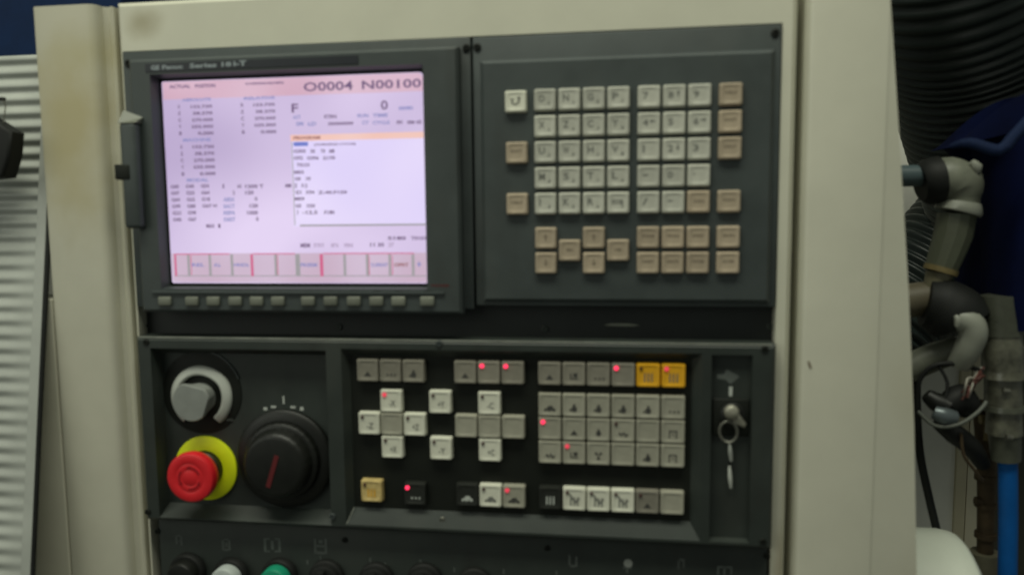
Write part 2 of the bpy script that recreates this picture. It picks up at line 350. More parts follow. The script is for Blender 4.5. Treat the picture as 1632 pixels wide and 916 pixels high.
wx0, wy1 = at(463, 220, ZS); wy0 = at(570, 360, ZS)[1]
bm = bmesh.new(); quad(bm, [(wx0, wy0, ZS+.1), (SX1-.4, wy0, ZS+.1), (SX1-.4, wy1, ZS+.1), (wx0, wy1, ZS+.1)])
finish(bm, 'program_window', emat('window_blue_white', (0.68, 0.60, 0.92), 1.0, (0.80, 0.71, 0.96), 9), scr)
ty1 = at(463, 215.5, ZS)[1]; ty0 = at(463, 225.5, ZS)[1]
bm = bmesh.new(); quad(bm, [(wx0, ty0, ZS+.2), (SX1-.4, ty0, ZS+.2), (SX1-.4, ty1, ZS+.2), (wx0, ty1, ZS+.2)])
finish(bm, 'title_bar', emat('title_peach', (0.86, 0.52, 0.44), 1.0, (0.88, 0.60, 0.55), 20), scr)
by0 = at(463, 233.5, ZS)[1]; by1 = at(463, 227, ZS)[1]; b0 = at(468, 230, ZS)[0]; b1 = at(491, 230, ZS)[0]
bm = bmesh.new(); quad(bm, [(b0, by0, ZS+.2), (b1, by0, ZS+.2), (b1, by1, ZS+.2), (b0, by1, ZS+.2)])
finish(bm, 'cursor_block', emat('cursor_blue', (0.15, 0.20, 0.58), 1.0), scr)
by0 = at(300, 404, ZS)[1]
bm = bmesh.new(); quad(bm, [(SX0+.8, SY0+.8, ZS+.1), (SX1-.4, SY0+.8, ZS+.1), (SX1-.4, by0, ZS+.1), (SX0+.8, by0, ZS+.1)])
finish(bm, 'softkey_bar', emat('softkey_strip', (0.58, 0.43, 0.55), 1.0, (0.64, 0.52, 0.66), 15), scr)
def line(bm, u0, v0, u1, v1, w, z):
    a = at(u0, v0, z); b = at(u1, v1, z); w *= 0.27
    if abs(u1-u0) > abs(v1-v0): quad(bm, [(a[0], a[1]-w, z), (min(b[0], SX1-.5), a[1]-w, z), (min(b[0], SX1-.5), a[1]+w, z), (a[0], a[1]+w, z)])
    else: quad(bm, [(a[0]-w, b[1], z), (a[0]+w, b[1], z), (a[0]+w, a[1], z), (a[0]-w, a[1], z)])
zl = ZS+.3
bm = bmesh.new()
for u in (300, 334, 369, 439, 549, 585, 621, 658): line(bm, u, 405, u+1.5, 440, 4, zl)
line(bm, 278, 439.5, 680, 439.5, 1.4, zl+.02); line(bm, 474, 405, 476, 440, 7, zl)
line(bm, 478, 359.5, 678, 359.5, 2.6, zl); line(bm, 465, 226, 466, 359, 1.5, zl)
finish(bm, 'divider_lines', emat('grey_lines', (0.34, 0.33, 0.34), 1.0), scr)
bm = bmesh.new()
line(bm, 401, 405, 403, 440, 4, zl+.04); line(bm, 512, 405, 514, 440, 5, zl+.04); line(bm, 279, 405, 280, 440, 3, zl+.04)
line(bm, 278, 405, 366, 405, 1.6, zl+.06); line(bm, 403, 404.5, 470, 404.5, 1.6, zl+.06); line(bm, 515, 404, 660, 404, 1.6, zl+.06)
for u in (304, 588, 625, 442): line(bm, u, 407, u+1, 438, 1.2, zl+.05)
finish(bm, 'red_lines', emat('red_lines', (0.62, 0.12, 0.25), 1.0), scr)
DK, BL, BR, LT = [], [], [], []
def T(lst, s, u0, u1, v, h=6.5): lst.append((s, u0, u1, v, h))
T(DK, 'O0004', 484, 562, 138, 17); T(DK, 'N00100', 577, 671, 134.5, 17)
T(DK, 'F', 465, 475, 173, 14); T(DK, '0', 607, 618, 168, 15)
T(DK, 'ACTUAL', 270, 303, 138, 7); T(DK, 'POSITION', 311, 343, 137, 7); T(DK, 'OVERRIDE(ABS)', 391, 452, 133.5, 7)
T(BL, 'ABSOLUTE', 290, 336, 159); T(BL, 'RELATIVE', 389, 438, 156.5)
for k, (s, w) in enumerate((('153.730', 34), ('38.370', 31), ('270.000', 33), ('255.000', 34), ('0.000', 24))):
    T(DK, s, 338-w+k*.4, 338+k*.6, 170+10.6*k, 6); T(DK, 'XZCYB'[k], 283+k*.7, 287+k*.7, 170.5+10.6*k, 6)
    T(DK, s, 438-w+k*.4, 438+k*.6, 167+10.8*k, 6); T(DK, 'XZCYB'[k], 383+k*.7, 388+k*.5, 167.5+10.8*k, 6)
    T(DK, s, 341-w+k*.4, 341+k*.6, 234+10.7*k, 6); T(DK, 'XZCYB'[k], 287+k*.7, 291+k*.7, 234.5+10.7*k, 6)
T(BL, 'MACHINE', 292, 336, 223); T(BL, 'MODAL', 298, 332, 287)
g = [('G00', 'G40', 'G54'), ('G97', 'G25', 'G64'), ('G69', 'G22', 'G18'), ('G99', 'G80', 'G67 H'), ('G21', 'G98'), ('G40', 'G67')]
for r, row in enumerate(g):
    for c, s in enumerate(row):
        u = (272, 296, 320)[c]+r*.8; T(DK, s, u, u+13+(10 if len(s) > 3 else 0), 297.5+10.5*r-c*.5, 6)
for k, s in enumerate(('ABSX', 'SACT', 'REPA', 'DIST')): T(BL, s, 356+k*.4, 374+k*.4, 318+10.6*k)
for s, a_, b_, v in (('1', 355, 357, 297), ('H', 379, 384, 297), ('1200 T', 391, 420, 297), ('2', 371, 374, 307), ('120', 391, 404, 307), ('0', 406, 410, 317), ('120', 398, 411, 328), ('1000', 394, 411, 339), ('0', 408, 412, 349), ('MAX', 329, 342, 360), ('1', 348, 351, 360)): T(DK, s, a_, b_, v)
T(BL, 'MM/MIN', 636, 658, 172.5); T(BL, 'ACT', 467, 479, 187); T(DK, 'RTRN', 517, 536, 186); T(BL, 'RUN', 570, 587, 184.5); T(BL, 'TIME', 594, 618, 184)
T(BL, 'SM', 472, 483, 197.5); T(BL, 'LD', 491, 504, 197.5); T(DK, 'S0000000', 523, 563, 197); T(BL, 'CY', 577, 588, 195.5); T(BL, 'CYCLE', 594, 621, 195.5); T(DK, '0H', 632, 641, 195); T(DK, '0M 0S', 649, 672, 195)
T(BR, 'PROGRAM', 468, 510, 219.8, 6.5); T(DK, '(TURNING CYCLE)', 501, 567, 230.5, 6.2)
for v, ws in ((241, (('G50', 468, 487), ('S0', 495, 502), ('T0', 511, 518), ('M8', 525, 533))), (252, (('G92', 468, 483), ('G96', 489, 508), ('S170', 515, 534))), (263, (('T0101', 473, 493),)), (274.5, (('M03', 469, 484),)),
              (285, (('G0', 470, 479), ('X9', 487, 495))), (296, (('MM', 455, 464), ('Z', 469, 474), ('F.2', 481, 490))), (306.5, (('G1', 471, 480), ('X94', 487, 501), ('Z-40.F150', 507, 553))), (317, (('M09', 470, 485),)), (328, (('G0', 471, 480), ('X50', 488, 502))), (338.5, (('Z', 473, 476), ('-12.5', 482, 506), ('F180', 517, 533)))):
    for s, a_, b_ in ws: T(DK, s, a_, b_, v, 6.2)
T(DK, 'S180', 618, 647, 379.5, 6); T(DK, 'T0101', 655, 680, 379.5, 6); T(DK, 'MEM', 479, 494, 391, 7); T(LT, 'STRT', 500, 517, 391); T(LT, 'MTN', 528, 539, 391); T(LT, 'FIN', 549, 562, 391); T(DK, '11', 590, 597, 390); T(DK, '30', 602, 612, 390); T(LT, '27', 619, 628, 390)
T(BL, 'REL', 306, 326, 422, 5.5); T(BL, 'ALL', 341, 352, 422, 5.5); T(BL, 'HNDL', 373, 397, 422, 5.5); T(BL, 'PRGRM', 479, 505, 422, 6.5); T(BL, 'CURRNT', 591, 618, 422, 6); T(BR, 'OPRT', 628, 651, 422, 6); T(BL, '+', 665, 671, 421, 9)
for lst, nm, c in ((DK, 'dark_text', (0.16, 0.10, 0.20)), (BL, 'blue_text', (0.26, 0.26, 0.52)), (BR, 'brown_text', (0.30, 0.12, 0.12)), (LT, 'faint_text', (0.42, 0.32, 0.48))):
    bm = bmesh.new()
    for s, u0, u1, v, h in lst:
        a_ = at(u0, v+h/2, ZS+.4); b_ = at(u1, v-h/2, ZS+.4)
        put_text(bm, s, a_[0], min(b_[0], SX1-.4), a_[1], b_[1]+(0 if h < 10 else 0.3), ZS+.4, 0.035 if h < 10 else 0.018)
    finish(bm, nm, emat(nm, c, 1.0), scr)['kind'] = 'stuff'
# soft keys
km = None
for k, u in enumerate((263, 306, 340, 375, 409, 443, 491, 527, 564, 600, 635, 681)):
    x, y = at(u, 480, 5)
    if km is None:
        bm = bmesh.new(); box(bm, x-5.6, x+5.6, y-3.7, y+3.7, 3.5, 6.4, 1.1); ko = finish(bm, 'soft_key', M['soft'], disp, origin=(x, y, 4), smooth=50); km = ko.data
    else:
        ko = link('soft_key', km, disp); ko.location = V(x, y, 4)-V(*disp['org'])
    bm = bmesh.new(); box(bm, x-2.6, x+2.6, y+7.4, y+8.0, 4.0, 4.4); finish(bm, 'key_tick', M['black'], disp)
# nameplate
a_ = at(232, 108, 4); b_ = at(571, 97, 4)
bm = bmesh.new(); box(bm, a_[0], b_[0], 30.2, 36.4, 3.9, 4.5); npl = finish(bm, 'nameplate', mat('nameplate_blue_black', (0.006, 0.009, 0.016), 0.4), disp)
bm = bmesh.new()
x = lambda u: at(u, 103, 4.6)[0]
put_text(bm, 'GE', x(240), x(254), 31.4, 35.2, 4.62, 0.05); put_text(bm, 'Fanuc', x(258), x(291), 31.6, 35.0, 4.62, 0.045)
put_text(bm, 'Series', x(302), x(345), 31.7, 35.4, 4.62, 0.045); put_text(bm, '18', x(353), x(369), 31.9, 35.5, 4.62, 0.045); put_text(bm, 'i-T', x(372), x(393), 31.9, 36.0, 4.62, 0.045)
finish(bm, 'lettering', mat('nameplate_ink', (0.26, 0.30, 0.32), 0.5), npl)
x, y = at(205, 101, -7); screw(disp, x-.5, y, -8, 3.2); x, y = at(743, 76, -7); screw(disp, x, y, -8, 3.0)
# memory-card cover on the left edge
bm = bmesh.new()
c0 = at(196, 216, 14); c1 = at(228, 380, 10)
poly = [(-313, -8), (-310.5, -2), (-298.5, -8), (-297.5, -90), (-301.5, -96), (-307.5, -98), (-313, -88)]
box(bm, -313, -298.5, -92, -9, 3.8, 12.5, 3.2, 3)
cv = finish(bm, 'card_slot_cover', M['grey'], disp, smooth=50); cv['label'] = 'raised oblong slot cover'
bm = bmesh.new(); quad(bm, [(-313, -9.5, 12.4), (-298.5, -9.5, 12.4), (-297, -4.5, 4.1), (-313.4, 1.5, 4.1)]); quad(bm, [(-313, -9.5, 12.4), (-313.4, 1.5, 4.1), (-313.4, -9.5, 4.1)]); quad(bm, [(-298.5, -9.5, 12.4), (-298.5, -9.5, 4.1), (-297, -4.5, 4.1)])
finish(bm, 'cover_shoulder', M['soft'], cv)  # highlight on the sloped top put into a paler plastic colour
bm = bmesh.new(); box(bm, -318, -305, -53.5, -41.5, 4.2, 13.3, 1.2); finish(bm, 'latch', M['black'], cv, smooth=50)
bm = bmesh.new(); x, y = at(702, 455, 4.1); put_text(bm, 'POWER', x-7, x+7, y-1, y+1, 4.15, .02); finish(bm, 'marking', M['redl'], disp)

# ================================================================ KEYBOARD UNIT
kb = thing('keyboard_unit', 'dark grey keyboard unit with pale and tan square keys', 'keyboard', (78, -60, -20))
bm = bmesh.new(); box(bm, -33.6, 190.8, -154, 49.0, -20, -8, 1.0); finish(bm, 'mounting_flange', M['grey'], kb, smooth=40)
bm = bmesh.new()
plate_with_holes(bm, -27.5, 185.8, -150.8, 31, -4, -8.2, 2.6, []); finish(bm, 'face_plate', M['grey'], kb, smooth=30)
for u, v in ((760, 75), (1236, 52)): x, y = at(u, v, -7); screw(kb, x, y, -8, 3.0)
def keycap(w, h, z0, z1, ins=1.0):
    """cap with sloped skirt and a shallow dished top"""
    bm = bmesh.new(); R = []
    for k, (i, z) in enumerate(((0, z0), (0.25, z1-1.2), (ins, z1-0.15), (ins+0.7, z1), (ins+2.6, z1-0.45))):
        a, b = w/2-i, h/2-i; c = 0.9 if k < 3 else 1.4
        R.append([bm.verts.new(V(x, y, z)) for x, y in ((-a+c, -b), (a-c, -b), (a, -b+c), (a, b-c), (a-c, b), (-a+c, b), (-a, b-c), (-a, -b+c))])
    for p, q in zip(R, R[1:]):
        for i in range(8): bm.faces.new((p[i], p[(i+1) % 8], q[(i+1) % 8], q[i]))
    bm.faces.new(R[-1])
    for f in bm.faces: f.smooth = False
    me = bpy.data.meshes.new('keycap'); bm.to_mesh(me); bm.free(); return me
base_cap = keycap(16.5, 16.3, -4, 0)
caps = {}
def cap_mesh(base, m):
    if (base.name, m) not in caps: me = base.copy(); me.materials.append(M[m]); caps[(base.name, m)] = me
    return caps[(base.name, m)]
def key(parent, base, m, x, y, z=0, tilt=0.6):
    o = link('key', cap_mesh(base, m), parent); o.location = V(x, y, z)-V(*parent['org']); o['org'] = [x, y, z]
    o.rotation_euler = (math.radians(random.uniform(-tilt, tilt)), math.radians(random.uniform(-tilt, tilt))*.5, math.radians(random.uniform(-tilt, tilt)))
    return o
def legend(k, items, m, z=0.0):
    """items: (text, x0, x1, y0, y1) relative to the key centre; a child of the key"""
    x, y, zz = k['org']; bm = bmesh.new()
    for it in items:
        if it[0] == 'poly':
            vs = [bm.verts.new(V(x+a, y+b, zz-0.32+z)) for a, b in it[1]]; bm.faces.new(vs)
        else: put_text(bm, it[0], x+it[1], x+it[2], y+it[3], y+it[4], zz-0.32+z, 0.02)
    return finish(bm, 'legend', M[m], k)
KX = [0, 21.5, 39.5, 57.5, 75.5, 97.5, 115.5, 133.5, 155.2]; KY = [0, -19.2, -38.1, -57.2, -76.2, -102, -120.8]
arrow = {'l': [(-2.6, 0), (-.4, 1.6), (-.4, .5), (2.4, .5), (2.4, -.5), (-.4, -.5), (-.4, -1.6)]}
arrow['r'] = [(-a, b) for a, b in arrow['l']][::-1]; arrow['u'] = [(b, -a) for a, b in arrow['l']]; arrow['d'] = [(-b, a) for a, b in arrow['l']]
def arr(d, dx=0, dy=0, s=1.0): return ('poly', [(a*s+dx, b*s+dy) for a, b in arrow[d]])
letters = [['O', 'N', 'G', 'P'], ['X', 'Z', 'C', 'Y'], ['U', 'W', 'H', 'V'], ['M', 'S', 'T', 'L'], ['I', 'K', 'R', 'EOB']]
subs = [['(', ')', 'E', 'C'], ['A', 'Q', 'J', 'B'], ['D', 'F', '+', 'I'], ['#', '=', '*', '@'], [',', '[', '&', ';']]
nums = [[('7', None), ('8', 'u'), ('9', None)], [('4', 'l'), ('5', None), ('6', 'r')], [('1', None), ('2', 'd'), ('3', None)], [('-', None), ('0', None), ('.', None)], [('/', None), ('=', None), ('CAN', None)]]
for r in range(5):
    for c in range(4):
        k = key(kb, base_cap, 'keyw', KX[1+c], KY[r])
        s = letters[r][c]; it = [(s, -4.6, (-0.2 if len(s) == 1 and s != 'I' else (-3.6 if s == 'I' else 3.6)), -1.6 if len(s) == 1 else -1.0, 3.6 if len(s) == 1 else 2.4)]
        it.append((subs[r][c], 2.2, 3.8, -3.6, -1.2)); legend(k, it, 'ink')
    for c in range(3):
        s, d = nums[r][c]
        k = key(kb, base_cap, 'keyb' if (r == 4 and c == 2) else 'keyw', KX[5+c], KY[r])
        w = 3.8 if len(s) == 1 else 8; hh = (0.4, 1.3) if s in '-=.' else (-1.8, 3.2)
        it = [(s, -4.4, -4.4+(w if s not in '1.' else 1.4), hh[0], hh[1])] if len(s) == 1 else [(s, -3.8, 3.8, -.8, 1.4)]
        if d: it.append(arr(d, 2.6, 1.6, 0.9))
        legend(k, it, 'inkb' if len(s) > 1 else 'ink')
k = key(kb, base_cap, 'white', KX[0]-.3, KY[0]-0.5); k['label'] = 'bright white reset key'; legend(k, [arr('u', 2.5, 1.4, .9), ('poly', [(-3.4, -.5), (-2.2, -2.2), (.4, -2.8), (2.6, -1), (2, -.2), (.3, -1.8), (-1.8, -1.3), (-2.6, 0)]), ('poly', [(-4, 1.8), (-1.2, 1.8), (-2.4, -.4)])], 'inkd')
words = {(0, 2): 'SHIFT', (0, 4): 'HELP', (8, 0): 'HELP', (8, 1): 'SHIFT', (8, 2): 'INPUT', (8, 4): 'CAN', (5, 5): 'POS', (6, 5): 'PROG', (7, 5): 'OFFSET', (8, 5): 'GRAPH', (5, 6): 'INSERT', (6, 6): 'DELETE', (7, 6): 'SYSTEM', (8, 6): 'ALTER'}
for (c, r), s in words.items():
    k = key(kb, base_cap, 'keyb', KX[c], KY[r]); legend(k, [(s, -4.4, 4.4, 0.2, 2.0)], 'inkb')
for x, y, d in ((KX[1], KY[5], 'u'), (KX[1], KY[6], 'd'), (KX[2], -111.4, 'l'), (KX[3], KY[5], 'u'), (KX[3], KY[6], 'd'), (KX[4], -111.4, 'r')):
    k = key(kb, base_cap, 'keyb', x, y); legend(k, [arr(d, 0, .4, 1.0)], 'inkb')

# ================================================================ MACHINE OPERATOR PANEL
op = thing('operator_panel', 'dark machine operator panel with recessed black field of worn square buttons', 'control panel', (-60, -258, -20))
def aw(u, v, z): return at(u, v, z)
bm = bmesh.new()
F = 2.0
plate_with_holes(bm, -316, 190, -335.5, -180.5, F, -20, 2.4, [
    (-303.5, -153.5, -334.0+1.5, -189.5, -301.5, -156.5, -324.5, -195.5, -11),
    (-141.0, 137.5, -331.2, -187.8, -136.2, 130.5, -319.2, -194.0, -5.5),
    (144.2, 173.6, -331.2, -188.5, 145.2, 172.8, -330.0, -189.5, -4)])
finish(bm, 'frame', M['grey2'], op, smooth=30)
bm = bmesh.new(); box(bm, -137.5, 132, -320.5, -193, -9, -5.4); kf = finish(bm, 'key_field', M['black'], op)
bm = bmesh.new(); box(bm, -303, -155, -326, -194, -14, -10.9); finish(bm, 'switch_plate', M['grey2'], op)
bm = bmesh.new(); box(bm, 144.8, 173.2, -331, -189, -8, -3.9); finish(bm, 'switch_plate', M['grey2'], op)
# highlight of the frame's top lip painted as a pale strip; pale sill corner
edge_tone = mat('pale_edge', (0.22, 0.23, 0.20), 0.45, var=0.3, scale=60)
bm = bmesh.new(); box(bm, -313.4, 187.6, -181.6, -180.2, 0.2, 1.4, 0.5); finish(bm, 'top_lip_highlight', edge_tone, op, smooth=50)
bm = bmesh.new(); tube(bm, [(-136.6, -319.6, -5.2), (-140.9, -331.0, 1.7)], 0.7, 8); finish(bm, 'pale_edge', edge_tone, op)
for u, v, z, mm in ((233, 545, 2, 'black'), (1219, 556, 2, 'black'), (700, 547, 2, 'grey'), (236, 815, 2, 'black'), (1216, 862, 2, 'black'), (704, 830, 1.0, 'metal'), (530, 822, 2, 'grey')):
    x, y = at(u, v, z); screw(op, x, y, z-0.1 if mm != 'metal' else z-3.2, 2.6 if mm != 'metal' else 2.4, mm)
base2 = keycap(18.0, 18.2, -5.4, 0, 0.7)
P = 18.6; A0, B0, C0, D0 = -120.4, -41.8, 23.9, -62.3; R1, R2, R3, R4, R5 = -205.3, -229.6, -248.2, -266.8, -303.6
ledm = {}
def led(k, st, dx=-5.3, dy=5.2, r=1.7):
    x, y, z = k['org']; bm = bmesh.new(); r = r if st != 'ledoff' else 1.2; lathe(bm, x+dx, y+dy, [(r, z-.6), (r, z+.3), (r*.7, z+.7), (0, z+.8)], 12)
    return finish(bm, 'indicator_lamp', M[st], k, smooth=60)
def icon(kind, s=1.0):
    if kind == 'man': return [('poly', [(-1.6, -5), (1.8, -5), (2.4, -1.6), (1.0, -1.2), (1.2, .6), (-.4, 1.2), (-1.0, -.6), (-2.2, -2.6)]), ('poly', [(-3.6, -4.4), (-2.2, -4.8), (-2.4, -2.6), (-3.4, -2.8)])]
    if kind == 'car': return [('poly', [(-4.4, -5), (-4.4, -3.2), (-2.4, -2.6), (-1.2, -.8), (1.8, -.6), (3, -2.6), (4.4, -3), (4.4, -5), (2.4, -5), (1.6, -3.9), (.4, -5), (-1.6, -5), (-2.2, -4), (-3, -5)])]
    if kind == 'tri': return [('poly', [(-3, -4.6), (2.8, -4.6), (0, -.6)])]
    if kind == 'bars': return [('poly', [(x, -5), (x+1.2, -5), (x+1.2, 2.2), (x, 1)]) for x in (-3.2, -.6, 2)]
    if kind == 'box': return [('poly', [(-3, -4), (3, -4), (3, -3), (-2, -3), (-2, .4), (-3, .4)]), ('poly', [(-.6, -2.2), (2.6, -2.2), (2.6, .6), (-.6, .6)])]
    if kind == 'wave': return [('poly', [(-4, -4), (-2.6, -1), (-1, -3), (.6, -.6), (2, -3.4), (3.8, -1.6), (3.4, -4.4), (1.6, -5), (.2, -2.6), (-1.2, -5), (-2.6, -3)])]
    if kind == 'slash': return [('poly', [(-4.4, 4), (-3, 4.4), (.6, -1.4), (4, 1.4), (4.4, .2), (.6, -3.4)])]
    if kind == 'dots': return [('poly', [(x, -4), (x+1.4, -4), (x+1.4, -2.4), (x, -2.4)]) for x in (-3, 0, 3)]
    if kind == 'drop': return [('poly', [(-2, -3.6), (-.8, -4.8), (.8, -4.8), (2, -3.6), (1.8, -2), (0, 1.2), (-1.8, -2)])]
    if kind == 'door': return [('poly', [(-3, -5), (-3, 1), (-2, 1), (-2, -5)]), ('poly', [(-2, 0), (-2, 1), (3, 1), (3, 0)]), ('poly', [(2, -5), (2, 0), (3, 0), (3, -5)]), ('poly', [(-.4, -3), (.6, -3), (.6, -1.4), (-.4, -1.4)])]
    if kind == 'fan': return [('poly', [(0, -1.8), (2.6, -.6), (2.8, .8), (1, 1)]), ('poly', [(0, -1.8), (-1.2, 1), (-2.8, .6), (-2.6, -.8)]), ('poly', [(0, -1.8), (-1.6, -4.2), (0, -5), (1.6, -4.2)])]
    return [(kind, -1.8, 3.6, -4.2, 0.6)]
keys2 = [
 (A0, R1, 'mgrey', 'tri', None), (A0+P, R1, 'mgrey', 'dots', None), (A0+2*P, R1, 'mgrey', 'man', None),
 (B0, R1, 'mgrey', 'tri', None), (B0+P, R1, 'mgrey', None, 'led'), (B0+2*P, R1, 'mgrey', None, 'led'),
 (C0, R1, 'mgrey', 'tri', None), (C0+P, R1, 'mgrey', 'box', None), (C0+2*P, R1, 'mgrey', 'dots', None), (C0+3*P, R1, 'mgrey', None, 'led'),
 (C0+4*P, R1, 'orange', 'bars', 'ledoff'), (C0+5*P, R1, 'orange', 'bars', 'leddim'),
 (A0+P, R2, 'white', '-X', 'leddim'), (D0, R2, 'white', '+Y', 'ledoff'), (B0+P, R2, 'white', '-C', 'ledoff'),
 (A0, R3, 'white', '-Z', 'ledoff'), (A0+P, R3, 'mgrey2', None, None), (A0+2*P, R3, 'white', '+Z', 'ledoff'),
 (B0, R3, 'mgrey2', None, None), (B0+P, R3, 'mgrey2', None, None), (B0+2*P, R3, 'mgrey2', None, None),
 (A0+P, R4, 'white', '+X', 'ledoff'), (D0, R4, 'white', '-Y', 'ledoff'), (B0+P, R4, 'white', '+C', 'ledoff')]
for i, ic in enumerate(('car', 'man', 'man', 'man', 'man', 'dots')): keys2.append((C0+i*P, R2, 'mgrey2', ic, None))
for i, ic in enumerate((None, 'tri', 'drop', 'wave', None, 'door')): keys2.append((C0+i*P, R3, 'mgrey2' if i else 'mgrey2', ic, 'led' if i == 0 else ('ledoff' if i == 3 else None)))
for i, ic in enumerate(('wave', 'box', 'fan', None, 'man', 'door')): keys2.append((C0+i*P, R4, 'mgrey2', ic, 'leddim' if i == 1 else None))
keys2 += [(A0+.4, R5, 'cream', 'bars', 'ledoff'), (A0+2*P-1, R5-1, 'darkkey', 'dots', 'led'), (B0, R5, 'darkkey', 'car', None), (B0+P, R5, 'white', 'car', 'ledoff'), (B0+2*P, R5, 'mgrey2', 'car', 'leddim'),
 (C0, R5, 'darkkey', 'bars', None), (C0+P, R5, 'white', 'slash', 'ledoff'), (C0+2*P, R5, 'white', 'slash', 'ledoff'), (C0+3*P, R5, 'white', 'slash', 'ledoff'), (C0+4*P, R5, 'mgrey', 'tri', 'ledoff'), (C0+5*P, R5, 'mgrey2', None, None)]
for x, y, m, ic, st in keys2:
    k = key(op, base2, m, x, y, 0, 0.5)
    if m in ('orange', 'cream', 'darkkey'): k['label'] = {'orange': 'amber square button', 'cream': 'yellowed square button with amber patch', 'darkkey': 'smoked black square button'}[m]
    if ic: legend(k, icon(ic), {'darkkey': 'inkw', 'orange': 'inkb', 'white': 'ink', 'cream': 'orange'}.get(m, 'inkd'))
    if m == 'white' and ic in ('slash',): legend(k, icon('bars'), 'ink', 0.02)
    if m == 'darkkey' and ic == 'bars': pass
    if st: led(k, st, dx=(-5.3 if m != 'darkkey' else -6.0))

# ---------------- override knob, mode dial, emergency stop
kn = thing('override_knob', 'grey knob inside a broken white ring, top left of the operator panel', 'knob', (-267, -232, -11))
kx, ky = -267.5, -232.5
bm = bmesh.new(); lathe(bm, kx, ky+4, [(35, -10.9), (35, -10.2), (34.2, -9.9), (0, -9.9)], 56); finish(bm, 'scale_disc', M['black'], kn, smooth=40)
bm = bmesh.new(); lathe(bm, kx, ky+4, [(35.4, -10.9), (36.0, -9.4), (35.0, -9.2), (34.6, -10.5)], 40, a0=math.radians(20), a1=math.radians(95)); finish(bm, 'disc_rim', M['grey'], kn, smooth=40)
bm = bmesh.new(); lathe(bm, kx, ky, [(19.2, -9.8), (19.2, -6.5), (20.2, -5.4), (21.5, -5.4), (25.0, -7.0), (26.6, -8.2), (26.8, -9.8)], 60, mod=lambda a, z: 1+(0.05*math.exp(-((a-math.radians(32))/0.45)**2) if True else 0), a0=math.radians(-52), a1=math.radians(232))
finish(bm, 'white_ring', M['whitep'], kn, smooth=50)
bm = bmesh.new(); lathe(bm, kx, ky, [(12.5, -9.8), (13.2, -6), (15.8, 3.6), (16.2, 5.6), (15.4, 6.9), (0, 7.0)], 72, mod=lambda a, z: min(1.0, 0.80/max(0.05, math.cos(a-1.35)), 0.86/max(0.05, math.cos(a+0.35))) if z > -6.5 else 1.0); finish(bm, 'knob_cap', M['knobg'], kn, smooth=40)
bm = bmesh.new(); x, y = at(318, 563, -10.8); put_text(bm, 'OVR', x-4, x+4, y-1.3, y+1.3, -10.75); x, y = at(366, 668, -10.8); put_text(bm, '150%', x-4, x+4, y-1, y+1, -9.8); finish(bm, 'lettering', M['inkg'], kn)
dl = thing('mode_dial', 'large black rotary dial with a red pointer line beside the emergency stop', 'dial', (-196, -282, -11))
dx_, dy_ = -196.0, -282.0
kn_mod = lambda a, z: 1+0.004*math.cos(a*30)
bm = bmesh.new(); lathe(bm, dx_, dy_, [(41, -10.9), (41, -7), (39, -5.2), (32.5, -4.4), (32, -5)], 80); finish(bm, 'skirt', M['blackgloss'], dl, smooth=40)
bm = bmesh.new(); lathe(bm, dx_, dy_, [(32, -5), (31.4, 0), (29.6, 1.6), (28, 1.8)], 120, mod=kn_mod); finish(bm, 'lower_ring', M['blackgloss'], dl, smooth=40)
bm = bmesh.new(); lathe(bm, dx_, dy_, [(28.2, 0.5), (26.6, 9), (24.6, 11.6), (22, 12.2), (0, 12.2)], 120, mod=lambda a, z: 1+(0.004*math.cos(a*24) if z < 11 else 0)); finish(bm, 'knob_cap', M['blackgloss'], dl, smooth=40)
a_ = at(441, 726, 12.4); b_ = at(427, 776, 12.4); d = (Vector((b_[0]-a_[0], b_[1]-a_[1], 0))).normalized(); nrm = Vector((-d.y, d.x, 0))*1.9
bm = bmesh.new(); prism(bm, [(a_[0]+nrm.x, a_[1]+nrm.y), (b_[0]+nrm.x, b_[1]+nrm.y), (b_[0]-nrm.x, b_[1]-nrm.y), (a_[0]-nrm.x, a_[1]-nrm.y)], 12.1, 12.7); finish(bm, 'pointer_line', M['redl'], dl)
bm = bmesh.new()
for u, v, w, h in ((452, 637, 1.5, 6.6), (423, 651, 3.2, 2.4), (436, 648, 4.4, 1.8), (467, 648.5, 4.4, 1.8), (481, 651, 3.0, 3.0)):
    x, y = at(u, v, -10.8); box(bm, x-w/2, x+w/2, y-h/2, y+h/2, -10.9, -10.6)
finish(bm, 'scale_marks', M['inkw'], dl)
es = thing('emergency_stop', 'red mushroom emergency stop button on a bright yellow ring', 'emergency stop', (-266.6, -293, -11))
ex, ey = -266.6, -293.0
bm = bmesh.new(); lathe(bm, ex, ey, [(27.4, -10.9), (27.4, -9), (26.8, -8.5), (14, -8.5), (14, -10)], 64); finish(bm, 'yellow_ring', M['yellow'], es, smooth=40)
bm = bmesh.new(); lathe(bm, ex, ey, [(15.6, -8.6), (15.6, -3), (14.4, -1.6), (12, -1), (11.5, 6)], 40); finish(bm, 'collar', M['blackgloss'], es, smooth=40)
bm = bmesh.new(); lathe(bm, ex, ey, [(11, 0), (17.5, 4.5), (20.0, 6.2), (20.6, 9.5), (20.4, 13.2), (19.5, 14.8), (18.2, 15.3), (12.0, 15.25), (11.7, 15.1), (11.4, 15.25), (7, 15.2), (6.7, 15.05), (6.4, 15.2), (0, 15.2)], 64); finish(bm, 'mushroom_head', M['red'], es, smooth=30)
bm = bmesh.new()
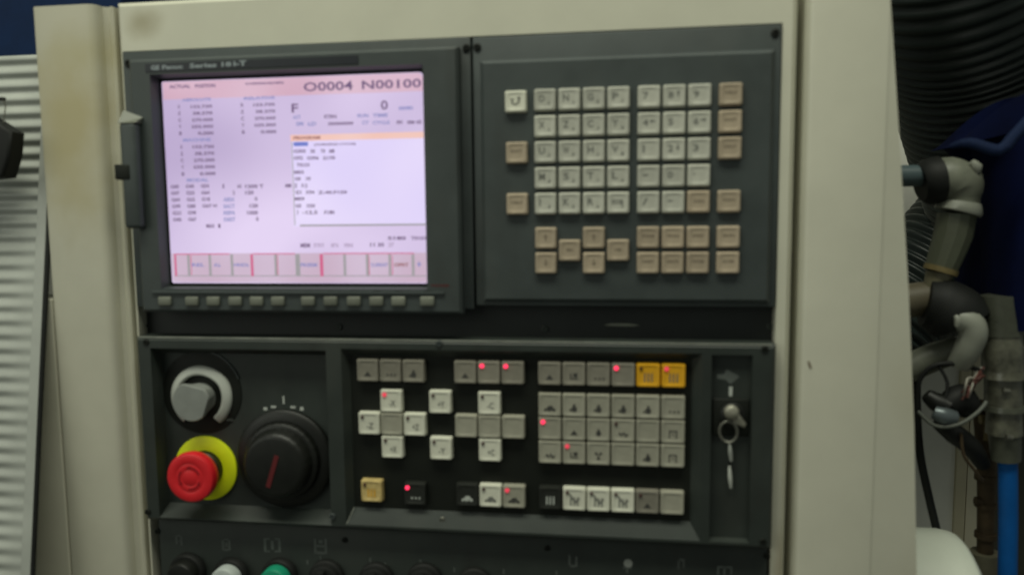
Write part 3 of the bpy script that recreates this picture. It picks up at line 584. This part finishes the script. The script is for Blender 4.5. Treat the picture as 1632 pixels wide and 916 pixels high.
for k in range(3):
    a = k*2.094+.4; lathe(bm, ex, ey, [(8.3, 15.2), (8.3, 15.4), (9.7, 15.4), (9.7, 15.2)], 8, a0=a, a1=a+1.1)
    t = a+1.1; c_, s_ = math.cos(t), math.sin(t)
    vs = [(7.4*c_, 7.4*s_), (10.6*c_, 10.6*s_), (9*math.cos(t+.35), 9*math.sin(t+.35))]; bm.faces.new([bm.verts.new(V(ex+p[0], ey+p[1], 15.42)) for p in vs])
finish(bm, 'turn_arrows', mat('dark_red_ink', (0.34, 0.006, 0.012), 0.4), es)

# ---------------- key switch with key and ring
ks = thing('key_switch', 'steel key in a black key switch with a ring hanging below, right of the buttons', 'key switch', (159, -232, -4))
x, y = at(1166, 668, -2)
bm = bmesh.new(); box(bm, 145.6, 172.4, -250.5, -222, -3.9, -1.2, 1.0); finish(bm, 'black_escutcheon', M['black'], ks, smooth=50)
sx_, sy_ = at(1166, 660, 1)
bm = bmesh.new(); lathe(bm, sx_+1, sy_-1, [(9.5, -1.3), (9.3, 1), (8, 2), (5, 2.2), (0, 2.2)], 36); finish(bm, 'lock_barrel', M['blackgloss'], ks, smooth=40)
bm = bmesh.new(); kx2, ky2 = at(1166, 657, 9)
lathe(bm, kx2, ky2, [(0, 2), (3.4, 2), (5.2, 6.5), (5.4, 9), (4.2, 10.5), (0, 11)], 24); finish(bm, 'key_head', M['keymetal'], ks, smooth=50)
bm = bmesh.new(); p0 = at(1172, 668, 6); p1 = at(1187, 677, 6); prism(bm, [(p0[0]-2, p0[1]+2), (p0[0]+3, p0[1]+3), (p1[0]+1, p1[1]+1), (p1[0], p1[1]-2), (p0[0]-1, p0[1]-3)], 3, 6.5, 0.6); finish(bm, 'key_bow', M['keymetal'], ks, smooth=50)
rc = at(1161, 688, 6); bm = bmesh.new(); tube(bm, [(rc[0]+6.2*math.cos(t)*(1.0), rc[1]+8.0*math.sin(t), 5.5+1.5*math.cos(t)) for t in [math.pi*2*k/16 for k in range(17)]], 1.0, 10, step=1.5); finish(bm, 'key_ring', M['metal'], ks, smooth=60)
kr = thing('key_pendant', 'two narrow pale tags hanging in line below the key ring', 'tag', (159.5, -270, -3))
for (u0, v0, u1, v1) in ((1163, 706, 1165.5, 734), (1162.5, 742, 1165, 777)):
    a_ = at(u0, v0, -1); b_ = at(u1, v1, -1); bm = bmesh.new(); tube(bm, [(a_[0], a_[1], -1), ((a_[0]+b_[0])/2-.2, (a_[1]+b_[1])/2, -.4), (b_[0], b_[1], -1)], [0.9, 1.7, 1.0], 8, step=3); finish(bm, 'tag', M['whitep'], kr, smooth=60)
a_ = at(1165, 732, -1); b_ = at(1163, 744, -1); bm = bmesh.new(); tube(bm, [(a_[0], a_[1], -2), (b_[0], b_[1], -2)], 0.5, 6); finish(bm, 'link', M['rubber'], kr)
# printed arrow and tick above the key switch
bm = bmesh.new(); zz = -3.75
pp = [at(u, v, zz) for u, v in ((1143, 596), (1154, 596), (1158, 588), (1179, 600), (1164, 612), (1157, 605), (1143, 603))]
bm.faces.new([bm.verts.new(V(p[0], p[1], zz)) for p in pp]); o = finish(bm, 'printed_arrow', M['inkg'], op)
bm = bmesh.new(); a_ = at(1162, 616, zz); b_ = at(1167, 631, zz); box(bm, a_[0], b_[0], b_[1], a_[1], -3.9, -3.7); finish(bm, 'printed_tick', M['inkw'], op)

# ================================================================ LOWER SWITCH PANEL
sp = thing('switch_panel', 'dark lower panel strip with printed symbols above a row of round buttons', 'control panel', (-60, -400, -20))
bm = bmesh.new(); box(bm, -312.5, 189.5, -458, -338.5, -20, -9, 1.0); finish(bm, 'face_plate', M['grey2'], sp, smooth=40)
for u, v in ((250, 846), (549, 860), (872, 873), (1222, 885)): x, y = at(u, v, -8); screw(sp, x, y, -9, 2.4)
def sym(pl, m='inkg'):
    bm = bmesh.new()
    for (u0, v0, u1, v1) in pl:
        a_ = at(u0, v1, -8.8); b_ = at(u1, v0, -8.8); box(bm, a_[0], b_[0], a_[1], b_[1], -9.05, -8.8)
    finish(bm, 'printed_symbol', M[m], sp)
sym([(280, 853, 283, 866), (283, 851, 288, 854), (288, 854, 291, 868), (283, 860, 288, 862)])
sym([(354, 860, 357, 876), (357, 858, 364, 860), (364, 860, 367, 876), (357, 874, 364, 877), (359, 864, 362, 871)])
sym([(421, 857, 424, 879), (444, 857, 447, 879), (424, 857, 430, 859), (438, 857, 444, 859), (424, 877, 430, 879), (438, 877, 444, 879), (432, 861, 436, 875)])
sym([(501, 858, 504, 882), (518, 858, 521, 882), (504, 868, 518, 871), (504, 879, 518, 882), (508, 860, 514, 865)])
sym([(906, 884, 909, 900), (917, 886, 920, 902), (909, 900, 917, 903)]); sym([(993, 902, 996, 906), (1004, 902, 1007, 906), (998, 904, 1001, 912)]); sym([(1080, 893, 1083, 906), (1088, 890, 1091, 904), (1083, 890, 1088, 893)]); sym([(1143, 902, 1146, 915), (1153, 902, 1156, 915), (1164, 902, 1167, 915), (1146, 902, 1164, 904)])
bm = bmesh.new(); x, y = at(1001, 897, -8.8); lathe(bm, x, y, [(0, -8.7), (3.4, -8.75), (3.4, -9.05)], 20); finish(bm, 'printed_symbol', mat('pale_ink', (0.34, 0.36, 0.33), 0.5), sp)
for u, v in ((511, 889), (590, 892), (670, 895), (490, 896), (535, 898), (614, 900), (693, 905), (724, 908), (803, 911), (887, 913)):
    sym([(u-1.3, v-4, u+1.3, v+3)])
def pushbutton(x, y, m, lab, grp='round push buttons along the bottom panel'):
    t = thing('push_button', lab, 'push button', (x, y, -9), grp)
    bm = bmesh.new(); lathe(bm, x, y, [(15.5, -8.9), (15.3, -4), (14.2, -2.6), (12.2, -2.4), (12, -4)], 40); finish(bm, 'collar', M['rubber'], t, smooth=40)
    bm = bmesh.new(); lathe(bm, x, y, [(12.0, -6), (12.0, 5), (11, 6.6), (8.5, 7.2), (0, 7.5)], 40); finish(bm, 'button_cap', M[m], t, smooth=40)
def place(u, v, z): return at(u, v, z)
for u, v, m, lab in ((286, 908, 'blackgloss', 'round black push button at the left end of the bottom row'), (356, 916, 'bwhite', 'round white push button between the black and green ones'), (435, 917, 'green', 'round green push button in the bottom row')):
    x, y = at(u-1, v+13, 7); pushbutton(x, y, m, lab)
for u, v, lab in ((511, 920, 'black rotary selector right beside the green button'), (592, 925, 'black rotary selector, second to the right of the green button'), (670, 926, 'black rotary selector, third to the right of the green button'), (752, 934, 'black rotary selector barely in frame, fourth right of the green button')):
    x, y = at(u, v+11, 6); t = thing('selector_switch', lab, 'rotary switch', (x, y, -9), 'black rotary selectors along the bottom panel')
    bm = bmesh.new(); lathe(bm, x, y, [(15, -8.9), (14.8, -5), (13.6, -3.8), (12.4, -3.6)], 40); finish(bm, 'collar', M['rubber'], t, smooth=40)
    bm = bmesh.new(); lathe(bm, x, y, [(12.6, -4), (12.2, 0), (10.6, 1), (0, 1.2)], 40); box(bm, x-3, x+3, y-11, y+11, 1, 8, 1.5); finish(bm, 'handle', M['rubber'], t, smooth=40)

# ================================================================ LEFT: ribbed sheet, seal, black case
def sheetpt(x, y, off=0.0):                  # plane leaning towards the viewer at the bottom
    z = -2 + (-130-y)*0.152
    return (x, y, z+off)
rib = mat('ribbed_grey_metal', (0.44, 0.46, 0.42), 0.5, metal=0.1, var=0.18, scale=14, bump=0.05, bscale=500, stain=[((0.30, 0.28, 0.21), 9, 0.5, 0.8, 0.5)])
bm = bmesh.new()
ys = []; yy = 56.0
prs = 11.6
Xs = [-700, -560, -480, -430, -417, -407]
rows = []
while yy > -520:
    ph = (56-yy)/prs*2*math.pi
    row = []
    lo = min(1, max(0, (-60-yy)/60))
    for i, xx in enumerate(Xs):
        amp = 1.35 if i < 3 else 1.35-lo*(0, 0, 0, 0.7, 1.05, 1.15)[i]
        row.append(bm.verts.new(V(*sheetpt(xx, yy, amp*math.sin(ph)-2))))
    rows.append(row); yy -= prs/12
for a, b in zip(rows, rows[1:]):
    for i in range(len(Xs)-1): bm.faces.new((a[i], a[i+1], b[i+1], b[i]))
rsheet = thing('machine_guard', 'pale grey ribbed sheet metal guard at the left edge', 'machine guard', (-500, -520, 40))
finish(bm, 'corrugated_sheet', rib, rsheet, smooth=60)
bm = bmesh.new()
for (z0, z1, x0, x1) in ((0, 0, 0, 0),):
    A = [sheetpt(-407, 56, -3), sheetpt(-398.5, 56, -3), sheetpt(-398.5, 56, 0), sheetpt(-407, 56, 0)]; B = [sheetpt(-407, -520, -3), sheetpt(-398.5, -520, -3), sheetpt(-398.5, -520, 0), sheetpt(-407, -520, 0)]
    va = [bm.verts.new(V(*p)) for p in A]; vb = [bm.verts.new(V(*p)) for p in B]
    for i in range(4): bm.faces.new((va[i], va[(i+1) % 4], vb[(i+1) % 4], vb[i]))
    bm.faces.new(va); bm.faces.new(vb[::-1])
finish(bm, 'edge_strip', rib, rsheet)
bm = bmesh.new(); tube(bm, [sheetpt(-396.6, 56, -4), sheetpt(-396.6, -200, -1), sheetpt(-396.6, -520, -1)], 1.9, 10, step=30); finish(bm, 'rubber_seal', M['rubber'], rsheet, smooth=60)
# navy beam above it
bm = bmesh.new(); box(bm, -900, -396, 64, 260, -230, -120, 3)
o = finish(bm, 'machine_beam', mat('navy_paint', (0.006, 0.020, 0.065), 0.7, var=0.2, spec=0.15)); tag(o, 'dark navy painted machine beam above the ribbed guard, top left corner', 'machine beam')
# black case hanging on a wire
bcs = thing('hanging_case', 'small black case hanging on a wire hook before the ribbed guard', 'case', (-425, -10, 0))
bm = bmesh.new()
pz = 22
poly = [at(-60, 165, 4), at(0, 188, 4), at(39, 213, 4), at(36, 250, 4), at(26, 284, 4), at(0, 287, 4), at(-60, 280, 4)]
prism(bm, poly, 4, 18, 3.0, 3); finish(bm, 'case_body', M['rubber'], bcs, smooth=50)
bm = bmesh.new(); w0 = at(8, 160, 14); w1 = at(2, 196, 14); wl = at(-14, 157, 14); tube(bm, [(w1[0], w1[1], 12), (w0[0]-.8, w0[1]-4, 13), (w0[0]-1, w0[1], 14), (wl[0], wl[1], 14)], 0.5, 6, step=4); finish(bm, 'wire_hook', M['metal'], bcs, smooth=60)
bm = bmesh.new(); a_ = at(-12, 158.5, 14); b_ = at(7, 158.5, 14); box(bm, a_[0], b_[0], a_[1]-1.3, a_[1]+1.3, 12, 16, .5); finish(bm, 'hook_sleeve', M['rubber'], bcs)

# ================================================================ RIGHT BACKGROUND
hosem = mat('black_corrugated_hose', (0.020, 0.029, 0.026), 0.42, var=0.25, scale=30)
def P3(u, v, z): return at3(u, v, z)
bm = bmesh.new(); tube(bm, [P3(1526, -190, -130), P3(1538, -40, -170), P3(1566, 70, -215), P3(1606, 200, -262), P3(1656, 350, -300), P3(1710, 470, -320)], [78, 82, 87, 94, 98, 98], 48, step=1.2, rib=(9.6, 4.2))
o = finish(bm, 'ribbed_hose', hosem, smooth=70); tag(o, 'thick black corrugated hose in the upper right corner', 'hose', 'black corrugated hoses on the right')
bm = bmesh.new(); tube(bm, [P3(1660, 260, -350), P3(1560, 370, -350), P3(1478, 450, -340), P3(1410, 530, -330), P3(1360, 640, -320)], [74, 74, 68, 50, 36], 40, step=1.3, rib=(10.5, 4.5))
o = finish(bm, 'ribbed_hose', hosem, smooth=70); tag(o, 'black corrugated hose curving down behind the grey pipe elbow', 'hose', 'black corrugated hoses on the right')
# grey cabinet wall panels low on the right
bm = bmesh.new(); a_ = at(1380, 60, -420); b_ = at(1522, 1000, -420); box(bm, a_[0], b_[0], b_[1]-60, a_[1], -440, -420); o = finish(bm, 'cabinet_side', mat('grey_cabinet_paint', (0.70, 0.70, 0.63), 0.5, var=0.1, scale=10)); tag(o, 'plain grey cabinet side seen past the right upright', 'cabinet')
pan = thing('beige_cabinet', 'dull beige cabinet with vertical seams behind the rusty pipe', 'cabinet', (400, -500, -440))
for u0, u1, c in ((1523, 1540, (0.50, 0.46, 0.32)), (1541, 1570, (0.60, 0.56, 0.42)), (1571, 1680, (0.05, 0.05, 0.035))):
    a_ = at(u0, 780, -415); b_ = at(u1, 780, -415); bm = bmesh.new(); box(bm, a_[0], b_[0], -560, at(u0, 560, -415)[1], -440, -415, 1.0); finish(bm, 'door_panel', mat('beige_door_paint', c, 0.5, var=0.12, scale=10), pan)
# navy cloth / cover
nav = mat('navy_cloth', (0.0015, 0.004, 0.026), 0.9, spec=0.1, var=0.3, scale=30, bump=0.4, bscale=300)
bm = bmesh.new(); prev = None
lv = [(236, 1512, 0.0), (226, 1530, .6), (240, 1545, 1), (300, 1552, 1), (400, 1556, 1), (480, 1553, 1), (528, 1556, 1)]
rowsv = []
for j, (v, ul, k) in enumerate(lv):
    row = []
    for i in range(41):
        t = i/40; u = ul+(1760-ul)*t
        vv = v-(85*math.sin(min(1, t*1.6)*math.pi/2) if j == 1 else (40*t if j == 2 else 0))-(60*t if j == 0 else 0)
        z = -150+70*math.sin(math.pi*min(1, t*1.1))**0.7+3*math.sin(t*15+j*.8)*(0.4+t)
        row.append(bm.verts.new(V(*at3(u, vv, z))))
    rowsv.append(row)
for a, b in zip(rowsv, rowsv[1:]):
    for i in range(40): bm.faces.new((a[i], a[i+1], b[i+1], b[i]))
bmesh.ops.subdivide_edges(bm, edges=bm.edges[:], cuts=1, use_grid_fill=True, smooth=0.6)
r_ = bmesh.ops.extrude_face_region(bm, geom=bm.faces[:]); bmesh.ops.translate(bm, verts=[g_ for g_ in r_['geom'] if isinstance(g_, bmesh.types.BMVert)], vec=V(0, 0, -40))
o = finish(bm, 'navy_cover', nav, smooth=70); tag(o, 'dark navy cloth cover hanging at the right edge below the hose', 'cover')
bm = bmesh.new(); tube(bm, [P3(1515, 234, -70), P3(1545, 228, -62), P3(1592, 240, -55), P3(1612, 222, -55), P3(1640, 192, -55)], [2, 4, 4.5, 4.5, 4.5], 12, step=4)  # highlighted fold edge of the cloth, added as a paler blue tube
nv2 = finish(bm, 'cover_fold', mat('paler_blue_fold', (0.006, 0.015, 0.050), 0.8, var=0.2, spec=0.2)); tag(nv2, 'paler blue fold edge running along the top of the navy cover', 'cover_fold')
# pipework
pg = mat('grey_green_pvc', (0.19, 0.20, 0.155), 0.45, var=0.35, scale=40)
pl = mat('pale_pvc', (0.30, 0.31, 0.26), 0.4, var=0.12, scale=25)
pdk = mat('olive_pvc', (0.115, 0.125, 0.085), 0.42, var=0.2, scale=30)
rustm = mat('rusty_steel', (0.085, 0.058, 0.030), 0.7, metal=0.3, var=0.5, scale=60, bump=0.4)
brass = mat('brass_seam', (0.22, 0.17, 0.07), 0.5, var=0.3, scale=40)
pe = thing('pipe_elbow', 'grey plastic pipe elbow with a black collar beneath the big hose', 'pipe elbow', (330, 20, -120))
Z = -110
bm = bmesh.new(); tube(bm, [P3(1400, 281, Z), P3(1478, 280, Z)], 9, 20); finish(bm, 'inlet_pipe', mat('blue_grey_pipe', (0.09, 0.13, 0.14), 0.4), pe, smooth=60)
bm = bmesh.new(); tube(bm, [P3(1466, 292, Z), P3(1476, 290, Z), P3(1496, 287, Z)], [15, 19, 20], 28, step=4); finish(bm, 'black_collar', M['rubber'], pe, smooth=40)
bm = bmesh.new(); tube(bm, [P3(1492, 290, Z+1), P3(1510, 286, Z+1), P3(1528, 296, Z+1), P3(1530, 318, Z+1), P3(1528, 333, Z+1)], [17, 18.5, 18.5, 14.5, 14.5], 32, step=2); finish(bm, 'elbow_body', pg, pe, smooth=60)
bm = bmesh.new(); tube(bm, [P3(1530, 322, Z+2), P3(1527, 336, Z+2), P3(1526, 339, Z+2)], [15.5, 18, 17.5], 32, step=3); finish(bm, 'rim', pl, pe, smooth=40)
bm = bmesh.new(); tube(bm, [P3(1548, 258, Z+14), P3(1556, 266, Z+14), P3(1556, 276, Z+13)], [2.5, 4.5, 3], 14, step=2); finish(bm, 'lug', pl, pe, smooth=60)
o = thing('union_pipe', 'olive grey pipe length slanting down from the elbow, with a brass seam', 'pipe', (310, -50, -112))
bm = bmesh.new(); tube(bm, [P3(1525, 341, Z), P3(1519, 375, Z), P3(1500, 428, Z)], [15, 15, 12.5], 12, step=8); finish(bm, 'pipe_body', pdk, o, smooth=20)
bm = bmesh.new(); tube(bm, [P3(1501, 426, Z+1), P3(1498, 434, Z+1)], 13.4, 28); finish(bm, 'brass_seam', brass, o, smooth=40)
bm = bmesh.new(); tube(bm, [P3(1497, 434, Z), P3(1490, 468, Z)], [10.5, 9.5], 24); finish(bm, 'lower_neck', mat('stained_pvc', (0.24, 0.22, 0.14), 0.45, var=0.2), o, smooth=60)
o = thing('threaded_tee', 'black lower elbow collar with a brownish stub on its left', 'pipe fitting', (310, -110, -110))
bm = bmesh.new(); tube(bm, [P3(1430, 482, Z-4), P3(1480, 474, Z-4)], [15, 14], 20); finish(bm, 'stub_pipe', mat('brownish_pvc', (0.15, 0.13, 0.085), 0.5, var=0.2), o, smooth=60)
bm = bmesh.new(); tube(bm, [P3(1474, 482, Z), P3(1496, 487, Z+2), P3(1520, 500, Z+6), P3(1532, 516, Z+8)], [20, 24, 25, 23], 28, step=3); finish(bm, 'collar', M['rubber'], o, smooth=60)
o = thing('white_pipe', 'pale plastic pipe bending out of the black collar and running down left', 'pipe', (330, -130, -90))
bm = bmesh.new(); tube(bm, [P3(1524, 508, Z+22), P3(1545, 514, Z+24), P3(1551, 532, Z+24), P3(1540, 560, Z+20), P3(1528, 580, Z+14)], [9.5, 10.5, 10.5, 10, 9], 28, step=2); finish(bm, 'bend', pl, o, smooth=60)
bm = bmesh.new(); tube(bm, [P3(1532, 556, Z+2), P3(1490, 568, Z-4), P3(1440, 590, Z-8), P3(1400, 606, Z-10)], [11, 12, 12, 12], 28, step=4); finish(bm, 'long_run', pg, o, smooth=60)
bm = bmesh.new(); tube(bm, [P3(1523, 503, Z+28), P3(1527, 510, Z+30), P3(1525, 520, Z+30)], [2, 3, 2], 12, step=2); finish(bm, 'stop_lug', pl, o, smooth=60)
# clear filter column and blue hose
o = thing('filter_column', 'smoky clear stepped filter fitting above the bright blue hose', 'filter', (380, -200, -100))
cl = mat('smoky_plastic', (0.115, 0.115, 0.085), 0.22, var=0.7, scale=70, coat=0.4)
cl2 = mat('smoky_plastic_dark', (0.075, 0.08, 0.06), 0.3, var=0.35, scale=50)
ZC = -100
for (v0, v1, u0, u1, r0, r1, mm) in ((470, 533, 1596, 1597, 15.0, 15.5, cl2), (528, 590, 1597, 1598, 14.6, 15.5, cl), (589, 600, 1598, 1598, 16.4, 17.5, cl), (600, 645, 1598, 1599, 13.4, 14, cl), (644, 652, 1599, 1599, 15, 16, cl2), (651, 690, 1600, 1600, 12.8, 13.6, cl), (690, 732, 1601, 1603, 12, 11, cl2)):
    bm = bmesh.new(); tube(bm, [P3(u0, v0, ZC), P3(u1, v1, ZC)], [r0, r1], 24, step=200); finish(bm, 'filter_stage', mm, o, smooth=40)
for u, v in ((1603, 622), (1608, 696)):
    bm = bmesh.new(); tube(bm, [P3(u-5, v, ZC+14), P3(u+5, v+1, ZC+14)], 2.6, 10); finish(bm, 'hex_nut', M['metal'], o, smooth=30)
bm = bmesh.new(); tube(bm, [P3(1606, 734, ZC), P3(1607, 820, ZC), P3(1604, 1010, ZC)], 7.2, 24, step=20); o = finish(bm, 'blue_hose', mat('bright_blue_hose', (0.002, 0.09, 0.33), 0.5, var=0.1, spec=0.25), smooth=60); tag(o, 'bright blue hose running straight down under the clear filter fitting', 'hose')
# rusty riser pipe
o = thing('rusty_pipe', 'brown rusty riser pipe with a clamp, left of the blue hose', 'pipe', (360, -300, -130))
ZR = -130
bm = bmesh.new(); tube(bm, [P3(1566, 640, ZR), P3(1572, 740, ZR), P3(1570, 880, ZR)], [8.5, 7.5, 6.5], 20, step=20); finish(bm, 'riser', rustm, o, smooth=60)
for v in (760, 803, 852): bm = bmesh.new(); tube(bm, [P3(1570.5, v-4, ZR), P3(1570, v+4, ZR)], 8.6, 20); finish(bm, 'clamp', rustm, o, smooth=40)
bm = bmesh.new(); tube(bm, [P3(1570, 800, ZR+3), P3(1554, 797, ZR+3)], 3.6, 12); finish(bm, 'clamp_bolt', rustm, o, smooth=40)
bm = bmesh.new(); tube(bm, [P3(1570, 879, ZR), P3(1569, 960, ZR)], 12, 20); finish(bm, 'socket', mat('dull_socket', (0.16, 0.15, 0.10), 0.5, var=0.3), o, smooth=50)
vf = thing('brass_valve', 'small dull brass valve with a lever between the rusty pipe and the filter', 'valve', (365, -190, -125))
bm = bmesh.new(); tube(bm, [P3(1576, 640, -125), P3(1576, 700, -125)], 5.5, 16); finish(bm, 'valve_body', brass, vf, smooth=50)
bm = bmesh.new(); tube(bm, [P3(1562, 668, -121), P3(1576, 668, -121)], 4.2, 6, step=30); finish(bm, 'side_nut', brass, vf, smooth=20)
bm = bmesh.new(); tube(bm, [P3(1574, 655, -118), P3(1560, 646, -114), P3(1549, 648, -112)], [1.8, 1.4, 1.8], 8); finish(bm, 'lever', M['metal'], vf, smooth=50)
bm = bmesh.new(); tube(bm, [P3(1576, 700, -125), P3(1574, 735, -127), P3(1571, 760, -130)], 4.2, 14); finish(bm, 'tail_piece', rustm, vf, smooth=50)
# cables
def cable(pts, r, label, m='rubber', grp=None, nm='cable'):
    bm = bmesh.new(); tube(bm, pts, r, 10, step=4); o = finish(bm, nm, M[m] if isinstance(m, str) else m, smooth=60); tag(o, label, 'cable', grp); return o
cable([P3(1462, 560, -125), P3(1461, 640, -120), P3(1466, 720, -118), P3(1480, 790, -118), P3(1494, 850, -118), P3(1502, 900, -118)], 3.4, 'thick black cable hanging down behind the edge of the right upright')
cable([P3(1462, 650, -95), P3(1466, 605, -95), P3(1490, 582, -92), P3(1530, 580, -90), P3(1566, 592, -90)], 2.0, 'thin black cable arching over the wire tangle')
cable([P3(1463, 655, -88), P3(1490, 678, -80), P3(1528, 676, -78), P3(1560, 655, -82), P3(1572, 640, -86)], 1.6, 'grey cable looping under the dark connector', mat('grey_cable', (0.11, 0.12, 0.10), 0.5))
cable([P3(1497, 584, -92), P3(1510, 610, -88), P3(1505, 640, -84)], 1.4, 'short black wire dropping from the arching cable')
cable([P3(1532, 690, -84), P3(1536, 725, -84), P3(1556, 752, -90), P3(1566, 765, -100)], 1.3, 'thin brown wire curving down to the rusty pipe', rustm)
redw = mat('red_wire', (0.13, 0.045, 0.035), 0.5, var=0.4, scale=80); whw = mat('white_wire', (0.40, 0.38, 0.32), 0.5, var=0.2)
tg = thing('wire_tangle', 'tangle of reddish and pale wires above the dark connector', 'wires', (350, -150, -90))
random.seed(3)
for k in range(11):
    p = [P3(1566+random.uniform(-4, 4), 590+random.uniform(-6, 10), -92)]
    for j in range(4): p.append(P3(1556-j*7+random.uniform(-7, 7), 600+j*11+random.uniform(-9, 9), -84+random.uniform(-8, 8)))
    bm = bmesh.new(); tube(bm, p, 0.9, 7, step=2); finish(bm, 'wire', redw if k % 3 else whw, tg, smooth=60)
cn = thing('connector', 'dark angled plug connector with a pale gland, in front of the grey wall', 'connector', (345, -180, -90))
bm = bmesh.new(); tube(bm, [P3(1476, 628, -92), P3(1492, 640, -90), P3(1510, 648, -88)], [5, 8, 9], 18, step=3); finish(bm, 'plug_tip', M['blackgloss'], cn, smooth=50)
bm = bmesh.new(); tube(bm, [P3(1508, 646, -88), P3(1530, 634, -92), P3(1545, 652, -96)], [8, 12, 10], 18, step=3); finish(bm, 'plug_body', M['rubber'], cn, smooth=50)
bm = bmesh.new(); tube(bm, [P3(1488, 656, -84), P3(1504, 662, -82), P3(1520, 664, -84)], [5.5, 7.5, 6], 18, step=3); finish(bm, 'gland', mat('steel_blue_gland', (0.16, 0.19, 0.20), 0.35, metal=0.4), cn, smooth=50)
bm = bmesh.new(); tube(bm, [P3(1492, 672, -94), P3(1520, 690, -94), P3(1548, 712, -98), P3(1566, 738, -112)], [5, 8.5, 8, 6.5], 18, step=4); finish(bm, 'cable_boot', M['rubber'], cn, smooth=60)
# white cylinder end low on the right
o = thing('white_drum', 'white rounded drum end at the bottom right beside the upright', 'drum', (300, -420, -80))
bm = bmesh.new(); c = at(1440, 955, -90)
tube(bm, [(c[0]-40, c[1], -90), (c[0]+32, c[1], -90), (c[0]+44, c[1], -90), (c[0]+51, c[1], -90)], [60, 60, 55, 40], 48, step=3); finish(bm, 'drum_shell', mat('white_enamel', (0.70, 0.74, 0.64), 0.35, var=0.04), o, smooth=60)

for ob in list(bpy.data.objects):
    if 'org' in ob: del ob['org']
scene.render.resolution_x = 1024; scene.render.resolution_y = 574
